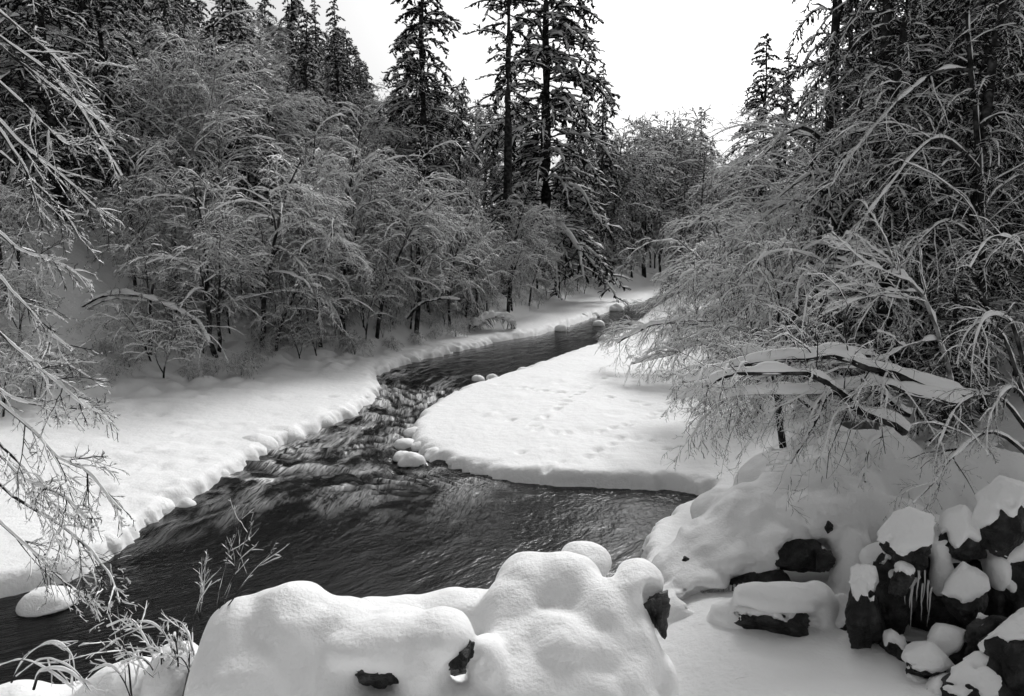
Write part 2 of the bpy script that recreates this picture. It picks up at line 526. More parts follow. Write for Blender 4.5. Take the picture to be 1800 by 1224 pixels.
# how broken the water is, by place along and across the river
s_a, s_b, s_c = [float(np.interp(np.argmin(np.hypot(C[:, 0] - q[0], C[:, 1] - q[1])), np.arange(4000), np.cumsum(dw))) for q in
                 ((at(860, 640) + 0), (at(700, 690)), (at(600, 905)))]
rap = sstep(s_a, s_b, sm) * sstep(s_c + 4.0, s_c - 2.5, sm)
xl = sstep(9.6, 6.0, tm - .25 * (sm - s_b).clip(0, 8))
rap = rap * np.where(sm > s_b + 2, xl, 1)
ph = sm + 2.2 * fbm(sm * .22, tm * .30, 0, 3, 41) + .22 * tm
wl = 1.55
cyc = ph / wl + .35 * noise(sm * .4, tm * .5, 0, 44)
fr = cyc - np.floor(cyc)
step_ = np.where(fr < .72, fr / .72, (1 - fr) / .28)       # slow rise, quick fall downstream
step_ = step_ * step_ * (3 - 2 * step_)
amp = .22 * rap * (.35 + .65 * np.abs(noise(sm * .5, tm * .7, np.floor(cyc) * 3.7, 47)))
WZ = amp * step_ + .05 * rap * fbm(sm * 1.6, tm * 3.0, 0, 3, 51) + .012 * fbm(sm * .8, tm * 1.2, 0, 3, 55)
foam = rap * sstep(.45, .95, np.where(fr > .62, 1 - (fr - .70).clip(0, 1) * 1.4, (.16 - fr).clip(0, .16) * 4.5)) * sstep(.05, .28, amp)
foam = foam * sstep(-.75, .2, noise(sm * .7, tm * .8, np.floor(cyc) * 1.7, 71))
foam = np.clip(foam * 3.2 + rap * .5 * sstep(.1, .7, fbm(sm * .5, tm * 1.6, 0, 3, 61)), 0, 1.2)
# white reach near the right bank, thin foam line
V = np.stack([WX, WY, WZ], -1)
ii = np.arange(NS * NT).reshape(NS, NT)
Q = np.stack([ii[:-1, :-1], ii[1:, :-1], ii[1:, 1:], ii[:-1, 1:]], -1).reshape(-1, 4)
wm = mesh('river_water', V, Q, None, M['water'])
fa = wm.attributes.new('foam', 'FLOAT', 'POINT'); fa.data.foreach_set('value', foam.ravel().astype(np.float32))
uvl = wm.uv_layers.new(name='flow')
vi = np.zeros(len(wm.loops), np.int32); wm.loops.foreach_get('vertex_index', vi)
uvl.data.foreach_set('uv', np.stack([sm.ravel()[vi], tm.ravel()[vi]], -1).astype(np.float32).ravel())
tag(link('river_water', wm), 'dark river with white rapids winding down the valley', kind='structure')

# ------------------------------------------------------------------ tree prototypes (built once, meshes shared by all copies)
def make_conifer(seed, h=20., rw=3.2, nb=130, t0=.05, droop=.34, ang=85, snow=1.0, prof=.85, n2=20, n3=4, nw=.055, bare=0.0, l2=.23):
    rng = np.random.default_rng(seed)
    K = 14
    zz = np.linspace(0, h, K)
    tr = np.stack([.12 * np.cumsum(rng.standard_normal(K)) * .3, .12 * np.cumsum(rng.standard_normal(K)) * .3, zz], -1)[None]
    rr = (h * .0125 * (1 - zz / h) ** .85 + .015)[None]
    gt, gn, gs = Geo(), Geo(), Geo()
    tube(gt, tr, rr, 8)
    t1 = max(t0, bare)
    tt = t1 + (0.985 - t1) * ((np.arange(nb) + rng.random(nb)) / nb) ** .92
    pos, tan, i, w_ = along(tr, np.zeros(nb, int), tt)
    a = rng.uniform(0, 2 * math.pi, nb)
    q = np.clip((1 - tt) / (1 - t1), 0, 1)
    ln = rw * (q ** prof + .06) * np.clip(1 + .22 * rng.standard_normal(nb), .5, 1.45)
    A_ = np.radians(ang - 30 * (1 - q) + 8 * rng.standard_normal(nb))[:, None]
    d = np.sin(A_) * np.stack([np.cos(a), np.sin(a), 0 * a], -1) + np.cos(A_) * np.array([0, 0, 1.])
    Kb = 8
    P = np.zeros((nb, Kb, 3)); P[:, 0] = pos
    for k in range(1, Kb):
        P[:, k] = P[:, k - 1] + d * (ln / (Kb - 1))[:, None]
        d = norm(d + np.array([0, 0, -droop * (.55 + .6 * k / Kb)]) + .06 * rng.standard_normal((nb, 3)))
    rb = (np.maximum(.012, .012 * ln))[:, None] * np.linspace(1, .3, Kb)[None]
    tube(gt, P, rb, 4)
    P2, r2 = grow(P, rb, n2, rng, t=(.08, 1), ang=50, angj=10, L=l2, K=4, droop=.3, flat=.7, taper=.5, ratio=.5, wob=.13)
    P3, r3 = grow(P2, r2, n3, rng, t=(.15, 1), ang=45, L=.46, K=3, droop=.35, flat=.3, taper=.4, ratio=.6, wob=.15)
    needles(gn, P[:, 2:], nw * 1.3, rng); needles(gn, P2, nw, rng, .8); sprays(gn, P3, nw * .75, rng)
    snowcap(gs, P[:, 1:], rb[:, 1:], .03 * snow, .055 * snow, rng, True, .9)
    snowcap(gs, P2, r2, .017 * snow, .032 * snow, rng, False, .75, .8)
    snowcap(gs, P3, r3, .012 * snow, .02 * snow, rng, False, .7, .36)
    return [('trunk', gt.build('trunk', M['bark'])), ('crown', gn.build('crown', M['needle'], False)), ('snow_load', gs.build('snow_load', M['snow_tree']))], h

def make_broadleaf(seed, h=10., lean=(0., 0.), n0=3, n1=9, n2=8, n3=7, n4=2, spread=.30, droop=1.0, snow=1.0, base=.08, pale=False, r0=.012, tw=1.0):
    rng = np.random.default_rng(seed)
    gt, gc, gs = Geo(), Geo(), Geo()
    K = 10
    z = np.linspace(0, 1, K)
    cur = z ** 2
    tr = np.stack([lean[0] * h * cur + .02 * h * np.cumsum(rng.standard_normal(K)) * .35, lean[1] * h * cur + .02 * h * np.cumsum(rng.standard_normal(K)) * .35,
                   h * .86 * (z - .12 * (abs(lean[0]) + abs(lean[1])) * z * z)], -1)[None]
    tr[0, :, :2] -= tr[0, 0, :2]
    rr = rad(h * r0, h * r0 * .2, K)
    tube(gt, tr, rr, 8)
    L0, R0 = grow(tr, rr, n0, rng, t=(base, .65), ang=24, angj=7, L=.55, K=8, droop=.05, ratio=.75, wob=.1, up=.15, tip=.2)
    tube(gt, L0, R0, 6)
    allP = [(tr, rr), (L0, R0)]
    l1 = [grow(p, r, n, rng, t=(t0, 1), ang=58, angj=12, L=L, rel=False, K=8, droop=.17 * droop, ratio=.55, wob=.10, taper=.35, up=.2)
          for (p, r, n, t0, L) in ((tr, rr, n1 + 4, base + .12, spread * h), (L0, R0, n1, .3, spread * h * .9))]
    P1 = np.concatenate([l1[0][0], l1[1][0]]); r1 = np.concatenate([l1[0][1], l1[1][1]])
    tube(gt, P1, r1, 4)
    P2, r2 = grow(P1, r1, n2, rng, t=(.15, 1), ang=46, L=.42, K=6, droop=.20 * droop, ratio=.55, wob=.11, taper=.4)
    P3, r3 = grow(P2, r2, n3, rng, t=(.1, 1), ang=44, L=.48, K=4, droop=.26 * droop, ratio=.6, wob=.13, taper=.4, rmin=.009 * tw)
    vstrip(gc, P2, r2); vstrip(gc, P3, r3)
    for p, r, w_, hh, ar, ke in ((tr, rr, .02, .03, False, 1), (L0, R0, .03, .06, False, 1), (P1, r1, .020, .052, True, 1), (P2, r2, .009, .03, False, .85), (P3, r3, .005, .017, False, .5)):
        snowcap(gs, p, r, w_ * snow, hh * snow, rng, ar, .5, ke)
    if n4:
        P4, r4 = grow(P3, r3, n4, rng, t=(.2, 1), ang=42, L=.5, K=3, droop=.25 * droop, ratio=.7, wob=.15, rmin=.008 * tw)
        vstrip(gc, P4, r4)
        snowcap(gs, P4, r4, .003 * snow, .012 * snow, rng, False, .6, .38)
    return [('trunk', gt.build('trunk', M['pale_bark' if pale else 'bark'])), ('crown', gc.build('crown', M['twig'], False)), ('snow_load', gs.build('snow_load', M['snow_tree']))], h

CON = {
 'fir': make_conifer(1, 22, 4.2, 150, droop=.40, prof=.75),
 'spruce': make_conifer(2, 20, 3.4, 135, droop=.34, prof=.7),
 'near_fir': make_conifer(3, 24, 3.6, 130, droop=.42, prof=.55, snow=.55, n2=30, n3=4, nw=.034, l2=.15),
 'weeping': make_conifer(4, 24, 4.0, 165, droop=.50, prof=.5, snow=1.6, n2=18),
 'pole': make_conifer(5, 26, 2.2, 60, droop=.2, bare=.5, snow=.6, prof=.45, n2=10),
}
CON['spire'] = CON['spruce']
BRO = {
 'alder_a': make_broadleaf(11, 11, (.10, -.12)),
 'alder_b': make_broadleaf(12, 10, (.32, -.25), droop=1.25),
 'alder_c': make_broadleaf(13, 9, (-.05, .05), droop=.9, n0=4),
 'willow': make_broadleaf(14, 9, (.25, -.32), droop=1.6, spread=.38),
 'birch': make_broadleaf(15, 14, (.03, 0), droop=.6, n0=4, base=.3, pale=True, spread=.22, n3=5),
 'far_alder': make_broadleaf(17, 11, (.05, -.08), droop=1.1, n0=4, tw=3.2, n3=6, snow=1.0),
 'brush': make_broadleaf(18, 1.6, (.3, -.2), n0=5, base=.02, droop=1.5, spread=.75, n1=5, n2=5, n3=5, r0=.014, snow=.3, tw=.8),
 'shrub': make_broadleaf(16, 4, (.25, -.1), n0=4, base=.02, droop=1.1, spread=.45, n1=6, n2=6, n3=5, r0=.011, snow=.6),
}
def plant(name, proto, label, cat, x, y, h, rz=0., group=None, wx=1.0, tilt=(0, 0), z=None):
    parts, ph_ = proto
    zz = gz(x, y) - .12 if z is None else z
    s = h / ph_
    o = thing(name, label, cat, (x, y, zz), group, rz, (s * wx, s * wx, s))
    o.rotation_euler = (tilt[0], tilt[1], rz)
    for n, me in parts:
        link(n, me, o)
    return o
def plant_px(name, proto, label, px, D, top_py, cat='tree', rz=0., group=None, wx=1.0, tilt=(0, 0), base_py=None):
    """stand a tree at distance D so that it rises to top_py at px"""
    for _k in range(60):
        p = pd(px, 500, D)
        x, y = p[0], p[1]
        q = ground_z(np.array([x]), np.array([y]))
        if max(q[2][0], q[3][0]) > .6: break
        D *= 1.02
    if base_py is None:
        z = gz(x, y) - .12
    else:
        z = CAMZ + (pd(px, base_py, D)[2] - CAMZ)
    top = pd(px, top_py, (np.array([x, y, z]) - CAM) @ FWD)[2]
    return plant(name, proto, label, cat, x, y, top - z, rz, group, wx, tilt, z)

# ------------------------------------------------------------------ trees one can pick out
rt = np.random.default_rng(77)
def rz_(): return rt.uniform(0, 6.28)
plant_px('fir_tree', CON['weeping'], 'big central fir with snow-striped drooping boughs beside the pole-like pine', 957, 97, -170, rz=.6, wx=1.5)
plant_px('pine_tree', CON['pole'], 'slender bare-trunked pine just left of the big snow-striped fir', 890, 78, -110, rz=1.0, wx=1.3)
plant_px('fir_tree', CON['fir'], 'broad dark fir standing alone against the white sky above the left hillside', 748, 68, -90, rz=2.0, wx=1.3)
plant_px('fir_tree', CON['spruce'], 'dark fir at the left edge of the left sky gap', 603, 72, 8, rz=.3)
plant_px('fir_tree', CON['fir'], 'dark fir top left of the sky gap, second from the gap', 530, 68, -70, rz=1.3)
plant_px('fir_tree', CON['spruce'], 'dark fir above the bowed thicket, third from the left sky gap', 442, 66, -60, rz=2.9)
plant_px('spruce_tree', CON['spire'], 'narrow pointed spruce just right of the big central fir on the skyline', 1026, 118, 112, rz=.9, wx=.65)
plant_px('spruce_tree', CON['spruce'], 'bushy-topped spruce beside the narrow pointed one on the far skyline', 1055, 122, 118, rz=.2, wx=.85)
plant_px('spruce_tree', CON['spire'], 'small far spruce spire at the low end of the left skyline', 1224, 150, 192, rz=2.1)
plant_px('spruce_tree', CON['spruce'], 'taller of the two pointed spruces alone against the sky right of the gap', 1330, 62, 68, rz=.4, wx=1.3)
plant_px('spruce_tree', CON['spruce'], 'shorter of the two pointed spruces alone against the sky right of the gap', 1368, 65, 98, rz=2.4, wx=1.1)
plant_px('fir_tree', CON['near_fir'], 'ragged fir with hanging boughs at the right edge of the sky', 1440, 28, -450, rz=1.9, wx=.85)
plant_px('fir_tree', CON['near_fir'], 'dark fir behind the bowed trees on the right bank, right of the ragged fir', 1530, 26, -560, rz=.8, wx=.85)
plant_px('fir_tree', CON['near_fir'], 'tall dark fir with long slanting snowy boughs at the top right', 1650, 24, -600, rz=2.6, wx=.9)
plant_px('spruce_tree', CON['weeping'], 'young spruce with drooping snow-caked boughs in front of the right bank trees', 1560, 25, 262, rz=1.0, wx=1.35)
plant_px('spruce_tree', CON['weeping'], 'small spruce almost buried in thick snow beside the leaning bare tree', 1680, 19.5, 425, rz=2.0, wx=1.5)
plant_px('birch_tree', BRO['birch'], 'pale forked birch with crooked bare snowy limbs on the left hillside', 312, 45, 50, rz=.5, wx=1.1)
plant_px('birch_tree', BRO['birch'], 'dark-stemmed slim birch just right of the pale forked one', 400, 47, 100, rz=3.5, wx=.9)
B = [  # (px, D, top, proto, rz, label)
 (372, 40.5, 268, 'alder_c', .6, 'small bowed alder with a snow-balled crown tip below the forked birch'),
 (262, 40.0, 385, 'alder_c', 2.2, 'little snow-fringed tree on the bank beside the upright dead stump'),
 (455, 44, 225, 'alder_b', -.2, 'dark-trunked alder leaning right in the left thicket'),
 (520, 47, 180, 'alder_a', .4, 'tall snow-crusted alder in the middle of the left thicket'),
 (600, 50, 150, 'alder_a', 1.9, 'rounded snow-crusted alder under the left sky gap'),
 (660, 50, 285, 'alder_b', .2, 'arching alder bending over the left bank near the rapids'),
 (730, 55, 240, 'alder_a', -.5, 'bushy alder below the lone broad fir'),
 (790, 55, 320, 'willow', .0, 'bowed willow with snow-capped crown between the rapids and the pole-like pine'),
 (840, 60, 290, 'alder_c', 1.0, 'rounded snowy alder at the foot of the pole-like pine'),
 (560, 44.5, 330, 'willow', -.1, 'willow with arching snow-laden limbs above the left snow shelf'),
 (480, 41.5, 400, 'alder_b', .8, 'low leaning alder with layered snowy twigs over the left bank'),
 (640, 47, 420, 'shrub', .5, 'drooping shrub at the slope foot above the narrowest rapids'),
 (720, 51, 420, 'alder_b', .1, 'crooked-stemmed alder leaning toward the river above the dark stretch'),
 (985, 73, 380, 'alder_c', .3, 'snowy alder in front of the big central fir base'),
 (930, 80, 395, 'alder_b', -.3, 'leaning alder in front of the left foot of the big central fir'),
 (1015, 88, 400, 'willow', .2, 'drooping willow in front of the right foot of the big central fir'),
 (893, 70, 300, 'alder_a', 1.4, 'snow-crusted alder hiding the foot of the pole-like pine'),
 (900, 66, 400, 'willow', -.3, 'willow drooping over the bank left of the big central fir'),
 (1060, 88, 330, 'far_alder', 2.0, 'snow-dusted alder right of the big central fir'),
 (1110, 100, 225, 'far_alder', .7, 'tall feathery alder on the far left bank'),
 (1160, 118, 168, 'far_alder', 1.3, 'round-topped snowy tree on the skyline left of the far spruce spire'),
 (1078, 112, 188, 'far_alder', .6, 'feathery snow-dusted tree on the skyline just right of the bushy-topped spruce'),
 (1132, 121, 182, 'far_alder', 2.2, 'snow-dusted tree on the far skyline left of the round-topped one'),
 (1192, 140, 208, 'far_alder', 3.1, 'skyline tree between the round-topped one and the far spruce spire'),
 (1150, 110, 350, 'willow', .0, 'low drooping willow at the far bend of the river'),
 (1195, 135, 300, 'far_alder', 2.5, 'far alder closing the valley above the river bend'),
 (1050, 84, 400, 'shrub', 1.0, 'low snowy shrub on the left bank beyond the stepping stones'),
 (960, 76, 460, 'shrub', 2.0, 'snow-capped bush with a hanging white tip on the far left bank'),
 (1110, 108, 430, 'shrub', .3, 'snowy bush on the left bank near the far bend'),
 (855, 63, 480, 'shrub', 3.0, 'low twiggy bush on the left bank below the big central fir'),
 (1290, 90, 240, 'far_alder', .9, 'small snowy tree at the low right end of the sky gap'),
 (1265, 105, 265, 'far_alder', 2.6, 'distant snowy tree at the lowest point of the skyline'),
]
for px, D, top, k, rz, lab in B:
    nm = {'willow': 'willow_tree', 'shrub': 'shrub'}.get(k, 'alder_tree')
    plant_px(nm, BRO[k], lab, px, D, top, 'shrub' if k == 'shrub' else 'tree', rz=rz, wx=1.0 + .15 * math.sin(px))

# ------------------------------------------------------------------ the rest of the forest on both slopes
SKX = [-200, 0, 370, 640, 655, 690, 815, 850, 1010, 1060, 1110, 1200, 1245, 1290, 1380, 1400, 1450, 1480, 2000]
SKY_ = [-400, -380, -60, 40, 110, 118, 140, 140, 175, 175, 200, 225, 268, 310, 320, 150, 0, -200, -400]
placed = []
todo = []
NOUN = {'near_fir': ('fir_tree', 'tall dark fir'), 'fir': ('fir_tree', 'dark fir'), 'spruce': ('spruce_tree', 'dark spruce'), 'spire': ('spruce_tree', 'narrow spruce'), 'weeping': ('spruce_tree', 'drooping spruce'),
        'alder_a': ('alder_tree', 'snow-dusted alder'), 'alder_b': ('alder_tree', 'leaning snow-dusted alder'), 'alder_c': ('alder_tree', 'round snow-dusted alder'), 'far_alder': ('alder_tree', 'dim far alder'),
        'willow': ('willow_tree', 'bowed snowy willow'), 'birch': ('birch_tree', 'slim pale birch'), 'shrub': ('shrub', 'low snowy shrub'), 'brush': ('brush_heap', 'dark twiggy brush heap')}
MARK = {'L': [(312, 'the pale forked birch'), (748, 'the lone broad fir'), (957, 'the big central fir'), (1224, 'the far spruce spire')],
        'R': [(1345, 'the two pointed spruces'), (1440, 'the ragged fir'), (1560, 'the young snow-caked spruce')]}
def fill(n, dlo, dhi, side, kinds, hlo, hhi, ymin, ymax, sep, group, pxr=(-60, 1860)):
    c = 0
    toe = LTOE if side == 'L' else RTOE
    for k in range(n * 40):
        if c >= n: break
        y = rt.uniform(ymin, ymax)
        x = np.interp(y, toe[:, 1], toe[:, 0]) + (-1 if side == 'L' else 1) * rt.uniform(dlo, dhi) * 1.1
        px, py, D = project((x, y, 3.0))
        if px < pxr[0] or px > pxr[1]: continue
        if any((x - a) ** 2 + (y - b) ** 2 < sep ** 2 for a, b in placed): continue
        z0, sd, dl, dr = ground_z(np.array([x]), np.array([y]))
        d = (dl if side == 'L' else dr)[0]
        if d < dlo or d > dhi or sd[0] < 1: continue
        if side == 'L' and 85 < px < 245 and d < 9 and hhi > 2: continue
        h = rt.uniform(hlo, hhi)
        lim = np.interp(px, SKX, SKY_) + rt.uniform(0, 25)
        hmax = pd(px, lim, D)[2] - z0[0]
        if hmax < min(3.0, hlo): continue
        h = min(h, hmax)
        placed.append((x, y))
        todo.append((side, kinds[rt.integers(len(kinds))], px, x, y, h, group, rt.uniform(0, 6.28), rt.uniform(.95, 1.25), (rt.normal(0, .05), rt.normal(0, .05))))
        c += 1
fill(40, 9, 42, 'L', ['fir', 'spruce', 'fir', 'spire'], 17, 27, 30, 90, 3.6, 'conifers massed on the left hillside')
fill(14, 6, 40, 'L', ['fir', 'spruce', 'spire', 'far_alder'], 13, 24, 90, 160, 4.0, 'conifers massed on the left hillside')
fill(38, 1.0, 9, 'L', ['alder_a', 'alder_b', 'alder_c', 'willow', 'spruce'], 4.5, 10, 30, 75, 1.9, 'bare trees of the left hillside thicket')
fill(34, 8, 24, 'L', ['alder_a', 'alder_c', 'birch', 'birch', 'willow'], 9, 16, 30, 80, 2.6, 'bare trees of the left hillside thicket')
fill(40, 2, 34, 'L', ['far_alder', 'spruce', 'far_alder', 'spire'], 9, 20, 84, 185, 3.4, 'trees closing the far valley', (985, 1275))
fill(18, 1.5, 20, 'L', ['far_alder', 'alder_b', 'willow'], 7, 13, 75, 150, 3.2, 'bare trees of the left hillside thicket')
fill(30, -.6, 2.5, 'L', ['brush'], .9, 1.9, 32, 66, .9, 'brush heaps along the left slope foot')
fill(34, -.4, 5, 'L', ['shrub'], 1.8, 4.2, 28, 66, 1.25, 'shrubs along the left slope foot')
fill(10, -.4, 4, 'L', ['shrub'], 2.2, 4.5, 66, 120, 2.0, 'shrubs along the left slope foot')
fill(14, .8, 9, 'R', ['shrub', 'shrub', 'willow'], 2, 4.5, 17, 60, 1.6, 'shrubs on the right bank')
fill(16, 3.5, 16, 'R', ['near_fir'], 15, 24, 19, 34, 2.4, 'conifers massed on the right bank')
fill(20, 4, 36, 'R', ['near_fir', 'near_fir', 'fir'], 17, 27, 30, 80, 3.8, 'conifers massed on the right bank')
fill(22, 2, 36, 'R', ['spruce', 'spire', 'far_alder'], 10, 18, 80, 150, 4.2, 'conifers on the far right bank')
fill(20, 1.2, 12, 'R', ['alder_a', 'alder_b', 'willow'], 6, 11, 22, 56, 2.4, 'bare trees on the right bank', (1340, 1860))
ORD = ['nearest', 'second', 'third', 'fourth', 'fifth', 'sixth', 'seventh', 'eighth', 'ninth', 'tenth', 'eleventh', 'twelfth', 'thirteenth', 'fourteenth', 'fifteenth', 'sixteenth', 'seventeenth', 'eighteenth', 'nineteenth', 'twentieth', 'twenty-first', 'twenty-second']
fam = {}
for t in todo:
    mx, mk = min(MARK[t[0]], key=lambda q: abs(q[0] - t[2]))
    side_ = 'left' if t[2] < mx else 'right'
    fam.setdefault((NOUN[t[1]][1], mk, side_, t[0]), []).append((abs(t[2] - mx), t))
for (noun, mk, side_, bank), L_ in fam.items():
    L_.sort(key=lambda q: q[0])
    for k, (_, (sd_, kk, px, x, y, h, group, rz, wx, tl)) in enumerate(L_):
        lab = '%s on the %s slope, %s %s of %s' % (noun, 'left' if bank == 'L' else 'right', ORD[min(k, 21)], side_, mk)
        plant(NOUN[kk][0], CON.get(kk) or BRO[kk], lab, 'shrub' if kk == 'shrub' else 'brush' if kk == 'brush' else 'tree', x, y, h, rz, group, wx, tl)

# ------------------------------------------------------------------ bowed, fallen and overhanging trees with their own shapes
def limb_tree(name, label, cat, limbs, levels, seed, snow=1.0, bark='bark', group=None, trunk_m=7, K=14, lump=.5, limb_snow=(.02, .05), roll=False):
    """limbs: [(points world, r0, r1)], levels: grow() settings from limbs outward"""
    rng = np.random.default_rng(seed)
    org = np.array(limbs[0][0][0], float)
    gt, gc, gs = Geo(), Geo(), Geo()
    P = np.concatenate([path(np.array(p) - org, K) for p, a, b in limbs])
    r = np.concatenate([rad(a, b, K) for p, a, b in limbs])
    P = P + np.stack([noise(P[..., 0] * 2.2, P[..., 1] * 2.2, P[..., 2] * 2.2, seed + q) for q in range(3)], -1) * (r[..., None] * .7 + .012)
    P[0, 0] = 0
    tube(gt, P, r, trunk_m)
    # finer stations carry the snow so that it lies in lumps with gaps
    P_f = np.concatenate([path(p, K * 3) for p in P]); r_f = np.concatenate([np.interp(np.linspace(0, 1, K * 3), np.linspace(0, 1, K), q)[None] for q in r])
    T = norm(np.gradient(P_f, axis=1))
    hz = np.sqrt(np.maximum(0, 1 - T[..., 2] ** 2))
    lm = np.clip(.8 + 1.1 * noise(P_f[..., 0] * 4, P_f[..., 1] * 4, P_f[..., 2] * 4, seed) + .5 * noise(P_f[..., 0] * 11, P_f[..., 1] * 11, P_f[..., 2] * 11, seed + 2), .06, 1.9)
    if roll:
        lm = np.clip(.95 + .9 * noise(P_f[..., 0] * 1.7, P_f[..., 1] * 1.7, P_f[..., 2] * 1.7, seed) + .18 * noise(P_f[..., 0] * 7, P_f[..., 1] * 7, P_f[..., 2] * 7, seed + 2), .1, 1.25)
    rr_ = r_f * .9
    _, S, U = frames(P_f)
    hgt = (rr_ + limb_snow[1] * snow * lm * (.25 + .75 * hz))[..., None]
    wd = (rr_ * (.4 + .48 * hz) + limb_snow[0] * snow * lm * hz)[..., None]
    lo = -.1 * rr_[..., None]
    Vv = np.stack([P_f - S * wd * .8 + U * (lo - .1 * hgt), P_f - S * wd + U * (lo + .35 * hgt), P_f - S * wd * .62 + U * .86 * hgt, P_f + U * hgt,
                   P_f + S * wd * .62 + U * .86 * hgt, P_f + S * wd + U * (lo + .35 * hgt), P_f + S * wd * .8 + U * (lo - .1 * hgt)], 2)
    gs.add(Vv, ring_quads(len(P_f), K * 3, 7, True))
    cur, rc = P, r
    for q, lv in enumerate(levels):
        lv = dict(lv)
        sw, sh, ar, ke = lv.pop('snow', (.015, .035, False, .9))
        n = lv.pop('n')
        pool = lv.pop('pool', None)
        src, rsrc = (cur, rc) if pool is None else pool
        cur, rc = grow(src, rsrc, n, rng, **lv)
        (lambda: tube(gc, cur, rc, 4) if q == 0 else vstrip(gc, cur, rc))()
        snowcap(gs, cur, rc, sw * snow, sh * snow, rng, ar, lump, ke)
    o = thing(name, label, cat, org, group)
    link('trunk', gt.build('trunk', M[bark]), o)
    link('crown', gc.build('crown', M['twig'], False), o)
    link('snow_load', gs.build('snow_load', M['snow_tree']), o)
    return o
def px_path(pts, D0, D1=None):
    D1 = D0 if D1 is None else D1
    n = len(pts)
    return [pd(p[0], p[1], D0 + (D1 - D0) * k / (n - 1)) for k, p in enumerate(pts)]

WEEP = [dict(n=16, t=(.3, 1), ang=50, L=.34, K=8, droop=.16, ratio=.28, wob=.1, taper=.4, snow=(.009, .026, True, 1)),
        dict(n=9, t=(.1, 1), ang=44, L=.42, K=6, droop=.2, ratio=.5, wob=.12, rmin=.006, snow=(.004, .014, False, .8)),
        dict(n=7, t=(.1, 1), ang=42, L=.45, K=4, droop=.22, ratio=.6, wob=.14, rmin=.005, snow=(.003, .010, False, .5)),
        dict(n=2, t=(.2, 1), ang=42, L=.5, K=3, droop=.2, ratio=.7, wob=.15, rmin=.0045, snow=(.002, .007, False, .4))]
limb_tree('bowed_alder_tree', 'highest of the bowed alders on the right bank, with snow-piled arching limbs', 'tree', [
    (px_path([(1580, 640), (1560, 470), (1500, 320), (1430, 232), (1385, 232), (1330, 285)], 27, 24), .14, .03),
    (px_path([(1570, 560), (1530, 400), (1480, 320), (1430, 305), (1390, 330), (1350, 365)], 26.5, 24), .09, .03),
    (px_path([(1590, 600), (1640, 420), (1600, 260), (1520, 180)], 27, 27), .09, .02)], WEEP, 201, 1.0)
limb_tree('bowed_alder_tree', 'alder bent in a wide arc below the highest bowed one, drooping toward the river', 'tree', [
    (px_path([(1540, 660), (1520, 520), (1470, 400), (1410, 352), (1350, 375), (1290, 440)], 25.5, 24), .12, .03),
    (px_path([(1530, 640), (1480, 520), (1400, 440), (1320, 430), (1240, 470)], 25.5, 27), .09, .03),
    (px_path([(1535, 640), (1470, 560), (1400, 520), (1330, 540), (1270, 585)], 25.5, 25), .08, .02)], WEEP, 202, 1.0)
limb_tree('bowed_alder_tree', 'far bowed alder reaching over the water at the end of the snow-covered spit', 'tree', [
    (px_path([(1330, 590), (1300, 500), (1270, 420), (1240, 380), (1210, 400)], 42, 42), .14, .03),
    (px_path([(1330, 590), (1260, 520), (1200, 500), (1150, 540)], 42, 44), .1, .03),
    (px_path([(1320, 600), (1220, 570), (1140, 570), (1085, 600)], 42, 43), .1, .03)], WEEP, 203, 1.5)
limb_tree('bowed_alder_tree', 'tall alder with long slanting snowy branches hanging at the upper right', 'tree', [
    (px_path([(1735, 760), (1728, 500), (1720, 250), (1700, 20)], 20, 20), .13, .06),
    (px_path([(1722, 300), (1650, 240), (1560, 330), (1480, 440)], 20, 19), .06, .02),
    (px_path([(1715, 120), (1640, 130), (1540, 220), (1460, 330)], 20, 20), .06, .02),
    (px_path([(1728, 430), (1660, 390), (1600, 450), (1560, 560)], 20, 19), .05, .02),
    (px_path([(1724, 220), (1770, 200), (1830, 260)], 20, 19), .05, .02)], [dict(WEEP[0], n=11)] + WEEP[1:], 204, .9)
BARE = [dict(n=7, t=(.35, 1), ang=42, L=.35, K=7, droop=.05, ratio=.5, wob=.16, snow=(.015, .035, True, 1)),
        dict(n=6, t=(.1, 1), ang=42, L=.4, K=5, droop=.06, ratio=.5, wob=.16, snow=(.008, .018, False, 1)),
        dict(n=4, t=(.1, 1), ang=40, L=.45, K=4, droop=.05, ratio=.6, wob=.18, rmin=.0035, snow=(.006, .012, False, .8))]
limb_tree('leaning_bare_tree', 'slim bare tree with snowy forking top leaning left above the fallen trunks', 'tree', [
    (px_path([(1672, 705), (1660, 620), (1632, 540), (1600, 495), (1575, 468), (1545, 400)], 17, 16.5), .055, .02),
    (px_path([(1590, 482), (1550, 475), (1500, 445), (1462, 408)], 16.7, 16.4), .03, .012),
    (px_path([(1612, 512), (1560, 510), (1500, 500), (1430, 525)], 16.8, 16.5), .025, .01),
    (px_path([(1625, 530), (1560, 520), (1500, 530), (1450, 550)], 16.8, 16.5), .025, .01),
    (px_path([(1655, 596), (1600, 605), (1540, 632), (1480, 625)], 17, 16.5), .04, .02)], BARE, 205, 1.1, bark='pale_bark')
FALL = [dict(n=18, t=(.2, 1), ang=52, L=.42, K=7, droop=.26, ratio=.2, wob=.15, snow=(.008, .018, False, .8)),
        dict(n=8, t=(.1, 1), ang=44, L=.42, K=6, droop=.14, ratio=.5, wob=.18, snow=(.004, .009, False, .6)),
        dict(n=6, t=(.1, 1), ang=44, L=.42, K=4, droop=.1, ratio=.6, wob=.2, rmin=.0045, snow=(.003, .006, False, .5))]
